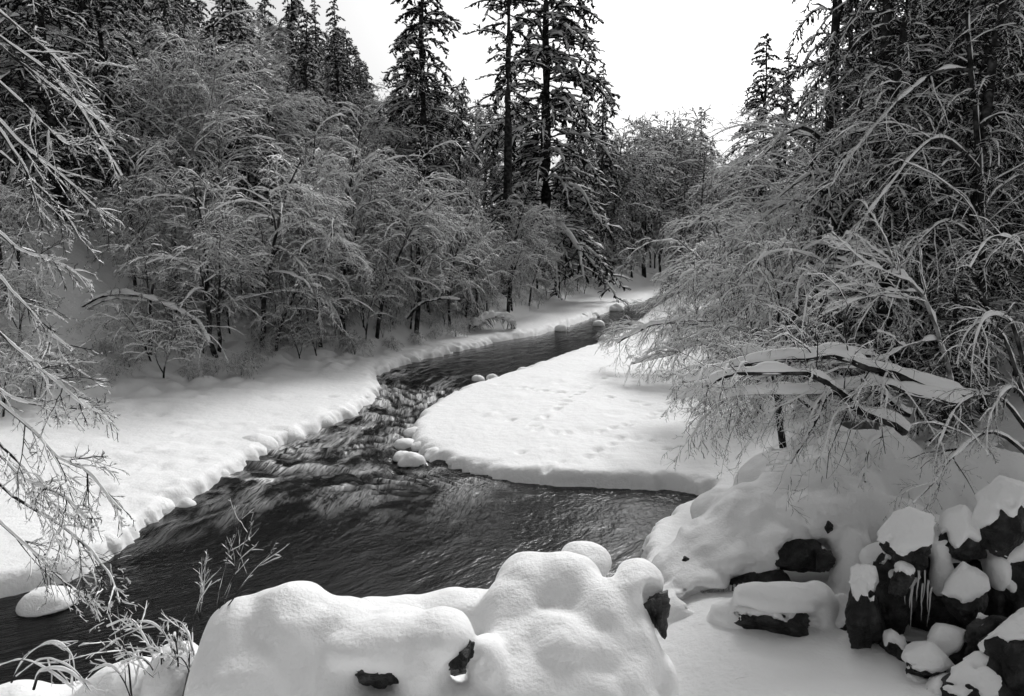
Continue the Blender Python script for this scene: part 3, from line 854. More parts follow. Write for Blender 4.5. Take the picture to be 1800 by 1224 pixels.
limb_tree('fallen_tree', 'uppermost fallen trunk with a thick roll of snow lying toward the spit', 'fallen tree', [
    (px_path([(1700, 700), (1600, 668), (1530, 648), (1450, 628), (1380, 632), (1290, 648), (1200, 672)], 15.6, 14.4), .11, .035),
    (px_path([(1690, 712), (1600, 690), (1530, 676), (1450, 690), (1340, 692), (1230, 705)], 15.5, 14.6), .07, .025),
    (px_path([(1530, 628), (1440, 622), (1360, 628), (1285, 622)], 15.9, 15.8), .05, .04)], FALL, 206, 1.25, limb_snow=(.012, .13), roll=True, K=18)
limb_tree('fallen_tree', 'fallen trunk bending down to the left below the uppermost one, blunt snowy end', 'fallen tree', [
    (px_path([(1590, 760), (1520, 725), (1465, 680), (1430, 660), (1340, 655), (1270, 662), (1245, 680)], 15, 14), .09, .04),
    (px_path([(1600, 730), (1540, 690), (1470, 672)], 16.1, 16), .07, .04),
    (px_path([(1430, 720), (1380, 690), (1320, 700), (1250, 690), (1190, 700)], 15.6, 15.2), .04, .02)], FALL, 207, 1.1, limb_snow=(.012, .12), roll=True, K=18)
limb_tree('fallen_tree', 'thin arching broken stem that dips its tip into the snow slope', 'fallen tree', [
    (px_path([(1500, 705), (1460, 690), (1435, 740), (1412, 775), (1390, 815)], 15, 14.4), .045, .02),
    (px_path([(1570, 760), (1530, 775), (1522, 815), (1520, 850)], 14.8, 14.2), .04, .015)], BARE, 208, .9)
limb_tree('fallen_tree', 'toppled tree with two snowy trunks at the far end of the spit', 'fallen tree', [
    (px_path([(1300, 560), (1220, 562), (1150, 570), (1085, 602)], 38, 40), .14, .06),
    (px_path([(1310, 600), (1230, 605), (1180, 622), (1110, 640)], 37, 38), .12, .05)], FALL, 209, 2.2, limb_snow=(.05, .09))
limb_tree('overhanging_bush', 'snow-topped bush with hanging twigs against the right picture edge above the cliff', 'bush', [
    (px_path([(1800, 700), (1770, 610), (1735, 565), (1700, 585), (1682, 640)], 13.6, 12.9), .04, .012), (px_path([(1800, 640), (1775, 570), (1740, 555), (1715, 600), (1705, 680)], 13.4, 12.8), .04, .012),
    (px_path([(1810, 760), (1760, 700), (1700, 700), (1660, 760), (1640, 830)], 13.6, 12.8), .04, .012), (px_path([(1810, 800), (1740, 760), (1680, 800), (1640, 850), (1590, 900)], 13.4, 12.6), .04, .012),
    (px_path([(1810, 720), (1780, 680), (1745, 720), (1735, 800)], 13.2, 12.8), .03, .012), (px_path([(1820, 520), (1790, 430), (1740, 420), (1705, 470)], 14, 13.4), .03, .012)],
    [dict(n=12, t=(.25, 1), ang=46, L=.3, K=7, droop=.2, ratio=.5, wob=.13, snow=(.003, .011, True, .8)), dict(n=8, t=(.1, 1), ang=44, L=.4, K=5, droop=.16, ratio=.5, wob=.15, rmin=.004, snow=(.002, .006, False, .5)),
     dict(n=5, t=(.1, 1), ang=42, L=.42, K=4, droop=.12, ratio=.6, wob=.18, rmin=.0035, snow=(.0015, .004, False, .4))], 211, 1.0, limb_snow=(.012, .035))
# overhanging boughs of a tree standing just outside the picture on the near left bank
NEAR = [dict(n=15, t=(.40, 1), ang=24, angj=8, L=.15, K=7, droop=.05, ratio=.5, wob=.09, taper=.55, rmin=.006, snow=(.002, .007, True, .6)),
        dict(n=7, t=(.12, 1), ang=34, L=.36, K=5, droop=.04, ratio=.55, wob=.12, rmin=.0045, snow=(.002, .006, False, .45)),
        dict(n=3, t=(.2, 1), ang=40, L=.38, K=3, droop=.03, ratio=.7, wob=.15, rmin=.003, snow=(.002, .005, False, .45))]
tx = pd(-330, 900, 8.2)
trunk_l = [np.array([tx[0], tx[1], gz(tx[0], tx[1]) - .2]), np.array([tx[0] + .1, tx[1], 6.0]), np.array([tx[0], tx[1] + .3, 10.0]), np.array([tx[0] + .2, tx[1], 15.0])]
limb_tree('overhanging_alder_tree', 'near alder outside the frame whose snowy boughs hang in from the left edge', 'tree', [(trunk_l, .17, .06)] + [
    (px_path(p, 8.6, D), .024, .006) for p, D in [
        ([(-330, -100), (-100, 0), (36, 90), (110, 150), (160, 220), (215, 310)], 8.6),
        ([(-330, -60), (-60, 40), (36, 110), (120, 175), (200, 235)], 9.0),
        ([(-330, 0), (-80, 80), (36, 180), (75, 220), (120, 255), (170, 250)], 8.0),
        ([(-330, 60), (-80, 160), (36, 250), (90, 295), (150, 345), (182, 378)], 8.2),
        ([(-330, 140), (-60, 230), (50, 310), (110, 370), (140, 420)], 9.0), ([(-330, -160), (-60, -20), (60, 70), (120, 130), (150, 180)], 9.3),
        ([(-330, 100), (-60, 190), (30, 270), (60, 340), (75, 400)], 8.5)]] + [
    (px_path(p, 8.4, D), .02, .005) for p, D in [
        ([(-330, 330), (-60, 380), (36, 440), (95, 458), (160, 498)], 7.6),
        ([(-330, 420), (-60, 450), (30, 520), (70, 570), (125, 615)], 7.2),
        ([(-330, 480), (-70, 540), (36, 615), (75, 655), (120, 692), (150, 718)], 7.0),
        ([(-330, 600), (-80, 640), (36, 705), (110, 715), (185, 720)], 7.4),
        ([(-330, 620), (-80, 660), (40, 740), (100, 800), (150, 830), (212, 900)], 6.8),
        ([(-330, 760), (-80, 800), (36, 880), (95, 915), (150, 960), (190, 1010), (212, 1062)], 6.6),
        ([(-330, 800), (-90, 850), (10, 930), (70, 980), (120, 1030), (160, 1050)], 6.9), ([(-330, 680), (-80, 720), (20, 800), (70, 860), (110, 900)], 7.3), ([(-330, 700), (-60, 760), (40, 840), (110, 870), (165, 930)], 6.7)]],
    NEAR, 210, 1.0, limb_snow=(.004, .017), lump=.8)

# ------------------------------------------------------------------ snow and rock bodies
def ico(sub):
    bm = bmesh.new()
    bmesh.ops.create_icosphere(bm, subdivisions=sub, radius=1.0)
    V = np.array([v.co[:] for v in bm.verts]); T = np.array([[v.index for v in f.verts] for f in bm.faces])
    bm.free()
    return V, T
ICO = {k: ico(k) for k in (3, 4, 5)}
def vnorm(V, T):
    n = np.zeros_like(V)
    f = np.cross(V[T[:, 1]] - V[T[:, 0]], V[T[:, 2]] - V[T[:, 0]])
    for k in range(3): np.add.at(n, T[:, k], f)
    return norm(n)
def rock_shape(seed, size, sub=4, planes=24, rough=.12):
    rng = np.random.default_rng(seed)
    V, T = ICO[sub]
    n = norm(rng.standard_normal((planes, 3))); d = rng.uniform(.62, 1.0, planes)
    dots = V @ n.T
    r = np.min(np.where(dots > .06, d / np.maximum(dots, .06), 9), axis=1).clip(.4, 1.25)
    W = V * r[:, None]
    W = W * (1 - rough * 1.2 * np.abs(noise(W[:, 0] * 3.1 + seed, W[:, 1] * 3.1, W[:, 2] * 4.5, seed + 9)) + rough * fbm(W[:, 0] * 2.5 + seed, W[:, 1] * 2.5, W[:, 2] * 2.5, 4, seed))[:, None]
    return W * np.array(size), T
PINCH = {332: .55, 333: .35, 334: .45, 335: .3, 336: .6, 337: .3}
ROUND = range(400, 440)
def boulder(name, label, cat, loc, size, seed, th=.2, thr=.2, sub=4, group=None, rz=0., parent=None, drape=.35, off=(0, 0, 0)):
    V, T = rock_shape(seed, size, sub)
    Vr = V + np.array(off)
    V, T = rock_shape(seed, size, sub, rough=.03)
    if seed in ROUND:
        V = ICO[sub][0]; V = V * (1 + .13 * fbm(V[:, 0] * 1.3 + seed, V[:, 1] * 1.3, V[:, 2] * 1.3, 2, seed))[:, None] * np.array(size)
    N_ = vnorm(V, T)
    nz_ = noise(V[:, 0] * 2.2 + seed, V[:, 1] * 2.2, V[:, 2] * 1.2, seed) * drape + noise(V[:, 0] * 6, V[:, 1] * 6, V[:, 2] * 3, seed + 3) * drape * .5
    # average normals a little so that the cap bridges the facets
    zt = np.clip(V[:, 2:3] / size[2], 0, 1) * PINCH.get(seed, 0.0)
    pin = np.concatenate([1 - zt, 1 - zt, 1 + .35 * zt], 1)
    Vr = (Vr - np.array(off)) * pin + np.array(off); V = V * pin
    Nb = norm(N_ + 1.4 * norm(V / np.array(size)))
    s = sstep(thr - .12, thr + .22, Nb[:, 2] + nz_)
    up = np.array([0, 0, 1.])
    lum = (1 + .35 * fbm(V[:, 0] * 1.7, V[:, 1] * 1.7, V[:, 2] * 1.7, 2, seed + 5))[:, None]
    W = V + s[:, None] * lum * (up * th * np.clip(Nb[:, 2:3], .25, 1) + Nb * np.array([1, 1, 0]) * th * .4 + N_ * .02) - (1 - s[:, None]) * N_ * .28 * min(size)
    o = thing(name, label, cat, loc, group, rz) if parent is None else parent
    W = W + np.array(off)
    link('rock', mesh('rock', Vr, None, T, M['rock'], True), o)
    link('snow_cap', mesh('snow_cap', W, None, T, M['snow_near']), o)
    return o
def snow_union(blobs, voxel, smooth, amp=.02, fs=3.0, seed=0, holes=(), flute=0.0):
    """blobs: (centre, radii) -> one smooth skin of snow over all of them"""
    V0, T0 = ICO[3]
    g = Geo()
    for c, r_ in blobs:
        g.add(V0 * np.array(r_) + np.array(c), None, T0)
    me = g.build('tmp', None)
    o = bpy.data.objects.new('tmp', me); COL.objects.link(o)
    m1 = o.modifiers.new('r', 'REMESH'); m1.mode = 'VOXEL'; m1.voxel_size = voxel
    m2 = o.modifiers.new('s', 'SMOOTH'); m2.factor = .5; m2.iterations = smooth
    dg = bpy.context.evaluated_depsgraph_get()
    ev = o.evaluated_get(dg)
    em = bpy.data.meshes.new_from_object(ev)
    V = np.zeros(len(em.vertices) * 3, np.float32); em.vertices.foreach_get('co', V); V = V.reshape(-1, 3).astype(float)
    N_ = np.zeros(len(em.vertices) * 3, np.float32); em.vertices.foreach_get('normal', N_); N_ = N_.reshape(-1, 3)
    V = V + N_ * (amp * fbm(V[:, 0] * fs, V[:, 1] * fs, V[:, 2] * fs, 3, seed))[:, None]
    if flute:                                    # runnels where snow slid off steep faces
        V = V + N_ * (flute * (1 - np.abs(N_[:, 2])) * (np.abs(noise(V[:, 0] * 3.2, V[:, 1] * 3.2, V[:, 2] * .9, seed + 4)) - .35) * 2)[:, None]
    for c, r_, dep in holes:                      # hollows where the snow has fallen away from the rock
        d = np.linalg.norm((V - c) / r_, axis=1) * (1 + .4 * fbm(V[:, 0] * 5, V[:, 1] * 5, V[:, 2] * 5, 3, seed + 7))
        dr_ = norm(V - CAM)
        V = V + dr_ * (dep * sstep(1.15, .7, d))[:, None]
    em.vertices.foreach_set('co', V.ravel().astype(np.float32))
    em.polygons.foreach_set('use_smooth', np.ones(len(em.polygons), bool))
    em.materials.clear(); em.materials.append(M['snow_near'])
    em.update()
    bpy.data.objects.remove(o); bpy.data.meshes.remove(me)
    return em
def surface_nets(F, org_, h):
    """closed skin of the region F < 0 on a regular grid"""
    nx_, ny_, nz_ = F.shape
    neg = F < 0
    c = np.zeros((nx_ - 1, ny_ - 1, nz_ - 1), np.int8)
    for a in (0, 1):
        for b in (0, 1):
            for d in (0, 1):
                c += neg[a:nx_ - 1 + a, b:ny_ - 1 + b, d:nz_ - 1 + d]
    act = (c > 0) & (c < 8)
    I = np.argwhere(act)
    idx = -np.ones(act.shape, np.int64); idx[act] = np.arange(len(I))
    acc = np.zeros((len(I), 3)); cnt = np.zeros(len(I))
    cor = [(a, b, d) for a in (0, 1) for b in (0, 1) for d in (0, 1)]
    for i in range(8):
        for j in range(i + 1, 8):
            p, q = np.array(cor[i]), np.array(cor[j])
            if np.abs(p - q).sum() != 1: continue
            f0 = F[I[:, 0] + p[0], I[:, 1] + p[1], I[:, 2] + p[2]]; f1 = F[I[:, 0] + q[0], I[:, 1] + q[1], I[:, 2] + q[2]]
            m = (f0 < 0) != (f1 < 0)
            t = np.where(m, f0 / np.where(m, f0 - f1, 1), 0)[:, None]
            acc += np.where(m[:, None], p + t * (q - p), 0); cnt += m
    V = (I + acc / cnt[:, None]) * h + np.array(org_)
    Q = []
    for ax in range(3):
        u, v = (ax + 1) % 3, (ax + 2) % 3
        sl0 = [slice(1, -1)] * 3; sl1 = [slice(1, -1)] * 3
        sl0[ax] = slice(0, F.shape[ax] - 1); sl1[ax] = slice(1, F.shape[ax])
        a_, b_ = neg[tuple(sl0)], neg[tuple(sl1)]
        E = np.argwhere(a_ != b_)
        fl = a_[a_ != b_]
        off = np.ones(3, int); off[ax] = 0
        E = E + off
        def cell(du, dv):
            q = E.copy(); q[:, u] += du; q[:, v] += dv
            return idx[q[:, 0], q[:, 1], q[:, 2]]
        q4 = np.stack([cell(-1, -1), cell(0, -1), cell(0, 0), cell(-1, 0)], -1)
        q4[~fl] = q4[~fl][:, ::-1]
        Q.append(q4)
    Q = np.concatenate(Q)
    return V, Q[(Q >= 0).all(1)]
def snow_field(blobs, caves, lo, hi, h, k, kc, amp, fs, seed, floor=None, flute=0.0):
    """snow lying over blobs as one flowing body, undercut by caves, running into the ground"""
    ax = [np.arange(lo[i], hi[i] + h, h) for i in range(3)]
    X, Y, Z = np.meshgrid(*ax, indexing='ij')
    def ell(c, r_):
        x, y, z = (X - c[0]) / r_[0], (Y - c[1]) / r_[1], (Z - c[2]) / r_[2]
        k0 = np.sqrt(x * x + y * y + z * z)
        k1 = np.sqrt((x / r_[0]) ** 2 + (y / r_[1]) ** 2 + (z / r_[2]) ** 2)
        return k0 * (k0 - 1) / np.maximum(k1, 1e-6)
    S_ = np.zeros(X.shape)
    for c, r_ in blobs:
        S_ += np.exp(-np.clip(ell(c, r_) / k, -30, 30))
    if floor is not None:
        gx_, gy_ = np.meshgrid(ax[0], ax[1], indexing='ij')
        S_ += np.exp(-np.clip((Z - floor(gx_, gy_)[:, :, None]) / k, -30, 30))
    F = -k * np.log(np.maximum(S_, 1e-30))
    F = F + amp * fbm(X * fs, Y * fs, Z * fs * .7, 3, seed)
    if flute: F = F + flute * (np.abs(noise(X * 3.4, Y * 3.4, Z * .8, seed + 4)) - .3)
    for c, r_ in caves:
        g_ = -ell(c, r_) - .05 * fbm(X * 7, Y * 7, Z * 5, 2, seed + 8)
        F = np.maximum(F, g_) + kc * np.maximum(0, 1 - np.abs(F - g_) / (4 * kc)) ** 2
    V, Q = surface_nets(F, lo, h)
    m = mesh('snow_cover', V, Q, None, M['snow_near'])
    return m
def blob(px, py, D, rx, rzp, ry):
    s = D / FPX
    return pd(px, py, D), (rx * s, ry, rzp * s)
def recenter(me, org):
    V = np.zeros(len(me.vertices) * 3, np.float32); me.vertices.foreach_get('co', V); V = V.reshape(-1, 3) - np.array(org, np.float32)
    me.vertices.foreach_set('co', V.ravel()); me.update()
    return me

# foreground outcrop
fo = thing('rock_outcrop', 'large rock outcrop under billowing pillows of snow in the near foreground', 'rock', pd(760, 1300, 8.2))
org = pd(760, 1300, 8.2)
LOBES = [blob(*b) for b in [
    (420, 1160, 8.2, 70, 100, .55), (520, 1130, 8.3, 95, 98, .65), (600, 1150, 8.3, 85, 100, .65), (690, 1125, 8.0, 90, 55, .55), (775, 1112, 7.95, 48, 34, .42), (470, 1230, 7.9, 110, 110, .6), (580, 1240, 7.9, 100, 90, .6),
    (380, 1215, 8.1, 36, 100, .5), (735, 1185, 7.75, 38, 70, .35), (650, 1135, 7.75, 60, 30, .3), (700, 1290, 7.5, 170, 70, .8), (540, 1330, 7.6, 220, 90, .9),
    (700, 1090, 9.3, 80, 38, .5), (785, 1080, 9.4, 70, 36, .5), (640, 1110, 9.1, 60, 40, .4), (845, 1080, 9.3, 40, 30, .4),
    (930, 1030, 9.3, 60, 52, .6), (905, 1075, 9.0, 60, 60, .6), (1000, 1040, 9.2, 70, 58, .6), (1030, 985, 10.2, 46, 32, .45), (1120, 1022, 9.0, 46, 36, .45), (1060, 1080, 8.8, 70, 60, .55),
    (905, 1135, 8.5, 60, 50, .5), (985, 1130, 8.4, 70, 55, .5), (1055, 1145, 8.3, 50, 40, .4), (862, 1160, 8.0, 32, 40, .35), (950, 1200, 8.1, 110, 50, .6), (1060, 1200, 8.1, 80, 45, .45),
    (1120, 1115, 8.6, 30, 40, .35), (1140, 1165, 8.4, 26, 45, .3), (1170, 1215, 8.4, 22, 60, .3), (1110, 1190, 8.1, 30, 35, .3), (960, 1290, 7.9, 230, 80, .8), (1090, 1280, 8.0, 100, 80, .6),
    (230, 1225, 9.0, 95, 62, .6), (310, 1200, 8.8, 60, 75, .5), (110, 1260, 9.0, 100, 50, .6), (20, 1250, 8.8, 80, 45, .5)]]
CAVES = [blob(*b) for b in [(668, 1176, 7.12, 48, 27, .38), (812, 1146, 7.28, 27, 34, .38), (1160, 1072, 8.3, 30, 34, .5), (845, 1195, 7.45, 14, 34, .25)]]
HOLE_PX = [(670, 1178, 7.35, .3, .17, 301), (812, 1148, 7.45, .14, .2, 302), (1156, 1072, 8.35, .17, .24, 303)]
link('snow_cover', recenter(snow_field(LOBES, CAVES, (-6.6, 6.2, 1.6), (2.6, 11.2, 4.9), .05, .055, .012, .06, 1.5, 3), org), fo)
for k, (px, py, D, sx, sz, sd_) in enumerate(HOLE_PX):
    V, T = rock_shape(sd_, (sx * 1.15, .22, sz * 1.15), 4, 14, .2)
    link('rock', mesh('rock', V + (pd(px, py, D + .34) - org), None, T, M['rock'], True), fo)
for k, (px, py, D, sx, sy, sz, sd_) in enumerate([(560, 1440, 8.4, 1.6, 1.3, 1.9, 311), (960, 1420, 8.8, 1.7, 1.4, 1.9, 312)]):
    V, T = rock_shape(sd_, (sx, sy, sz), 4, 14, .1)
    link('rock', mesh('rock', V + (pd(px, py, D) - org), None, T, M['rock'], True), fo)

# snow-covered spur on the right bank with its overhanging lip
sp = thing('rock_spur', 'snow-draped rocky spur sloping from the right bank down to the pool', 'rock', pd(1330, 1040, 15))
sorg = pd(1330, 1040, 15)
SP = [blob(*b) for b in [
    (1200, 1000, 15.4, 62, 36, .7), (1270, 962, 15.7, 85, 52, .9), (1350, 915, 15.9, 100, 62, 1.0), (1440, 872, 16.2, 110, 72, 1.1), (1290, 905, 17.0, 80, 45, .9), (1390, 850, 17.5, 100, 60, 1.1), (1520, 830, 17.3, 110, 85, 1.3),
    (1435, 905, 15.1, 60, 32, .55), (1510, 930, 15.2, 62, 70, .7), (1500, 1010, 14.5, 34, 75, .5), (1478, 1100, 13.7, 40, 50, .5), (1620, 880, 16.3, 100, 72, 1.1), (1720, 870, 16.0, 100, 80, 1.1), (1810, 860, 15.5, 100, 80, 1.1),
    (1310, 985, 14.9, 60, 28, .5), (1232, 1022, 14.7, 48, 24, .5), (1372, 950, 14.9, 50, 28, .5), (1372, 1048, 13.0, 78, 16, .4), (1288, 1078, 13.3, 34, 18, .35), (1440, 1062, 13.2, 28, 30, .35), (1180, 1060, 14.2, 40, 16, .5),
    (1580, 930, 15.0, 70, 55, .7), (1545, 1150, 13.0, 30, 30, .4),
    (1560, 985, 13.2, 40, 22, .4), (1642, 935, 13.3, 60, 26, .5), (1735, 950, 13.2, 50, 24, .4), (1610, 1200, 12.2, 60, 22, .4), (1660, 1130, 12.3, 26, 12, .25), (1550, 1080, 13.0, 22, 50, .3), (1740, 1000, 12.5, 20, 26, .25), (1642, 945, 12.6, 44, 20, .35), (1730, 938, 12.5, 38, 22, .35), (1655, 1015, 12.3, 12, 28, .2), (1760, 1010, 12.0, 14, 30, .2)]]
SCAVES = [blob(*b) for b in [(1258, 1062, 14.1, 66, 24, .5), (1338, 1018, 14.2, 48, 28, .45), (1412, 972, 14.3, 46, 26, .4), (1370, 1098, 12.75, 80, 22, .4), (1456, 925, 14.3, 9, 12, .2), (1206, 985, 14.7, 8, 7, .2)]]
link('snow_cover', recenter(snow_field(SP, SCAVES, (2.2, 10.6, .2), (11.6, 19.4, 3.8), .08, .10, .015, .07, 1.1, 8, floor=lambda x, y: ground_z(x, y)[0] - .07, flute=.06), sorg), sp)
for px, py, D, sx, sy, sz, sd_ in [(1258, 1060, 14.85, .85, .5, .36, 321), (1335, 1022, 14.9, .7, .5, .45, 322), (1410, 972, 14.75, .6, .42, .36, 323), (1456, 925, 14.6, .12, .2, .16, 325), (1206, 985, 14.95, .1, .15, .1, 326), (1445, 985, 14.4, .2, .25, .22, 327)]:
    V, T = rock_shape(sd_, (sx, sy, sz), 4, 14, .1)
    link('rock', mesh('rock', V + (pd(px, py, D) - sorg), None, T, M['rock'], True), sp)
def icicles(parent, org_, spots, seed):
    rng = np.random.default_rng(seed)
    for px, py, D, ln in spots:
        p = pd(px, py, D) - org_
        K = 7
        z = np.linspace(0, 1, K)
        r_ = .022 * (1 - z) ** .8 * rng.uniform(.6, 1.4) + .002
        P = np.stack([p[0] + .01 * np.cumsum(rng.standard_normal(K)), p[1] + 0 * z, p[2] - ln * z], -1)[None]
        g = Geo(); 
        a = np.arange(6) * math.pi / 3
        V = P[0][:, None, :] + r_[:, None, None] * np.stack([np.cos(a), np.sin(a), 0 * a], -1)[None]
        g.add(V, ring_quads(1, K, 6, True))
        link('icicle', g.build('icicle', M['ice']), parent)
icicles(sp, sorg, [(1236 + 7 * k + rt.uniform(-2, 2), 1040 - k * 1.5, 14.5, rt.uniform(.15, .4)) for k in range(11)], 4)

BOUL = [  # px, py, D, sx, sy, sz, seed, thickness, threshold, label
 (1368, 1092, 13.05, .84, .5, .36, 331, .12, .6, 'long low boulder with a thick snow slab in the gully below the spur'),
 (1520, 1080, 12.2, .38, .4, .72, 332, .2, .35, 'upright pointed boulder hooded with snow beside the dark cliff'),
 (1595, 955, 12.4, .5, .45, .42, 333, .18, .4, 'dark boulder with patchy snow at the cliff top under the hanging twigs'),
 (1685, 950, 12.3, .46, .4, .42, 334, .18, .45, 'boulder with a rounded grey snow hood at the cliff top'),
 (1768, 915, 12.0, .45, .5, .6, 335, .26, .25, 'boulder under a tall white snow heap at the right picture edge'),
 (1700, 1055, 11.9, .36, .36, .48, 336, .18, .4, 'boulder with a pointed snow hood half way down the cliff'),
 (1628, 1168, 11.3, .36, .34, .22, 339, .2, .2, 'low snow-covered boulder at the foot of the cliff'),
 (1585, 1020, 12.0, .2, .25, .3, 338, .1, .5, 'small boulder with a thin snow streak between the icicles'),
]
for px, py, D, sx, sy, sz, sd_, th, thr, lab in BOUL:
    b_ = boulder('boulder', lab, 'boulder', pd(px, py, D), (sx, sy, sz), sd_, th * .8, thr, 5, drape=.3 if sd_ == 339 else .6)
    if sd_ == 332:
        icicles(b_, pd(px, py, D), [(1532, 1085, 12.1, .5), (1526, 1090, 12.1, .3)], 5)
cl = thing('rock_cliff', 'black wet rock cliff hung with icicles in the bottom right corner', 'cliff', pd(1660, 1180, 13.6))
corg = pd(1660, 1180, 13.6)
for px, py, D, sx, sy, sz, sd_ in [(1555, 1075, 12.7, .5, .5, .95, 341), (1640, 1050, 12.8, .75, .6, 1.05, 342), (1735, 1050, 12.6, .75, .6, 1.2, 343), (1815, 1060, 12.2, .75, .6, 1.5, 344), (1590, 1175, 12.0, .45, .45, .55, 345),
                                   (1680, 1180, 11.7, .7, .5, .75, 346), (1775, 1190, 11.5, .8, .5, .8, 347), (1640, 1235, 11.3, .6, .5, .5, 348), (1480, 1120, 13.0, .35, .4, .55, 349), (1790, 950, 12.9, .6, .5, .7, 350), (1710, 1225, 10.8, .85, .45, .5, 351), (1800, 1170, 10.9, .65, .45, .95, 352), (1655, 1232, 10.9, .4, .35, .3, 353), (1745, 1140, 11.3, .5, .4, .6, 354)]:
    V, T = rock_shape(sd_, (sx, sy, sz), 5, 26, .16)
    boulder(None, None, None, None, (sx, sy, sz), sd_, .09, .72, 5, parent=cl, drape=.75, off=pd(px, py, D) - corg)
icicles(cl, corg, [(1590 + 6 * k + rt.uniform(-2, 2), 1015 + rt.uniform(-15, 20), 11.95, rt.uniform(.3, .9)) for k in range(9)], 6)

# snow-capped stones in and beside the river
ST = [  # px, py, half width px, label
 (1052, 572, 11, 'snow-capped stone standing alone in midstream on the far stretch'),
 (1047, 556, 8, 'smaller snow-capped stone just behind the lone midstream stone'),
 (1084, 546, 14, 'flat snow-capped stone in the far stretch nearest the river bend'),
 (985, 581, 12, 'rounded snow-capped stone touching the left bank of the far stretch'),
 (1025, 560, 10, 'low snow-capped stone at the left bank between the far stones'),
 (1068, 604, 18, 'wide snow-capped stone at the right bank under the toppled tree'),
 (840, 668, 11, 'pointed snow-capped stone off the right bank above the rapids'),
 (866, 666, 10, 'peaked snow-capped stone beside the pointed one above the rapids'),
 (886, 667, 8, 'small round snow-capped stone, right of the two peaked ones'),
 (920, 656, 12, 'smooth snow bump on the spit edge right of the peaked stones'),
 (712, 786, 20, 'upper snow-covered stone of the cluster at the tip of the spit'),
 (708, 806, 17, 'middle left snow-covered stone of the cluster at the tip of the spit'),
 (722, 815, 24, 'largest snow-covered stone of the cluster, nearest the pool'),
 (765, 805, 22, 'snow-covered stone on the spit edge right of the tip cluster'),
 (327, 888, 16, 'small snow-capped stone at the ragged edge of the left shelf'),
 (85, 1062, 46, 'snow-covered ice block off the corner of the left shelf'),
]
for k, (px, py, hw, lab) in enumerate(ST):
    p = at(px, py, .05)
    D = project(p)[2]
    r_ = hw * D / FPX
    boulder('snow_capped_stone', lab, 'stone', (p[0], p[1], .0), (r_ * .82, r_ * .8, r_ * (.35 if k == 15 else .5)), 400 + k, r_ * .42, -.3, 4, 'snow-capped stones in the river', drape=.2)
# scalloped snow pillows along the edge of the left shelf and the spit: pieces of the snow ground
pil = []
rp = np.random.default_rng(12)
def pillow_mesh(seed):
    V, T = ICO[3]
    W = V * (1 + .12 * fbm(V[:, 0] * 1.6 + seed, V[:, 1] * 1.6, V[:, 2] * 1.6, 2, seed))[:, None]
    return mesh('snow_pillow', W, None, T, M['snow'])
PM = [pillow_mesh(k) for k in range(5)]
def pillows(poly, step, r0, r1, z):
    poly = np.array(poly)
    L_ = np.r_[0, np.cumsum(np.linalg.norm(np.diff(poly, axis=0), axis=1))]
    s = 0
    while s < L_[-1]:
        x, y = np.interp(s, L_, poly[:, 0]), np.interp(s, L_, poly[:, 1])
        r_ = rp.uniform(r0, r1)
        o = link('snow_pillow', PM[rp.integers(5)], g_o, (x + rp.normal(0, .08), y + rp.normal(0, .08), z * rp.uniform(.1, .9)))
        o.scale = (r_ * rp.uniform(.8, 1.3), r_ * rp.uniform(.8, 1.2), r_ * rp.uniform(.6, .85))
        o.rotation_euler = (0, 0, rp.uniform(0, 6.28))
        s += r_ * rp.uniform(.8, step * 3.2)
pillows([at(x, y)[:2] + np.array([-.42, .25]) for x, y in LEFT_PX[11:22]], 1.9, .3, .72, .16)
pillows([at(x, y)[:2] + np.array([.2, .05]) for x, y in RIGHT_PX[8:14]], 2.4, .2, .4, .25)

# ------------------------------------------------------------------ small growth in the foreground and dead wood on the left bank
TWIG = [dict(n=5, t=(.3, .95), ang=34, L=.35, K=5, droop=-.03, ratio=.6, wob=.08, rmin=.003, snow=(.004, .008, False, 1)),
        dict(n=2, t=(.3, .9), ang=36, L=.4, K=4, droop=-.02, ratio=.7, wob=.1, rmin=.0025, snow=(.003, .006, False, .9))]
limb_tree('sapling', 'thin snow-dusted sapling sprouting from the left end of the foreground outcrop', 'sapling', [
    (px_path([(382, 1070), (398, 990), (418, 935), (430, 897)], 8.3, 8.2), .009, .003), (px_path([(388, 1072), (420, 985), (446, 903)], 8.3, 8.1), .008, .003),
    (px_path([(398, 1072), (440, 1010), (482, 968)], 8.2, 8.0), .008, .003), (px_path([(394, 1075), (412, 1000), (405, 945)], 8.3, 8.3), .006, .002)], TWIG, 220, .8, K=9, limb_snow=(.004, .006))
limb_tree('sapling', 'short upright sapling with two bare tips left of the thin one', 'sapling', [
    (px_path([(350, 1090), (353, 1030), (355, 978)], 8.4, 8.4), .008, .003), (px_path([(352, 1090), (358, 1040), (361, 978)], 8.4, 8.4), .007, .003),
    (px_path([(340, 1110), (350, 1060), (372, 1022)], 8.4, 8.3), .007, .003)], TWIG, 221, .9, K=9, limb_snow=(.006, .012))
rb_ = np.random.default_rng(9)
st_ = []
for k in range(22):
    x0, y0 = rb_.uniform(230, 360), rb_.uniform(1140, 1230)
    dx = rb_.uniform(-90, 30)
    st_.append((px_path([(x0, y0 + 60), (x0 + dx * .3, y0 - 20), (x0 + dx * .7, y0 - 55), (x0 + dx * 1.2, y0 - 45)], 8.6, rb_.uniform(8.2, 9.2)), .012, .004))
limb_tree('snowy_bush', 'bush pressed flat by clotted snow left of the foreground outcrop', 'bush', st_, TWIG[:1] + [dict(n=2, t=(.3, .9), ang=40, L=.45, K=3, droop=.1, ratio=.7, wob=.12, rmin=.003, snow=(.004, .009, False, .7))], 222, 1.0, K=9, limb_snow=(.009, .018))
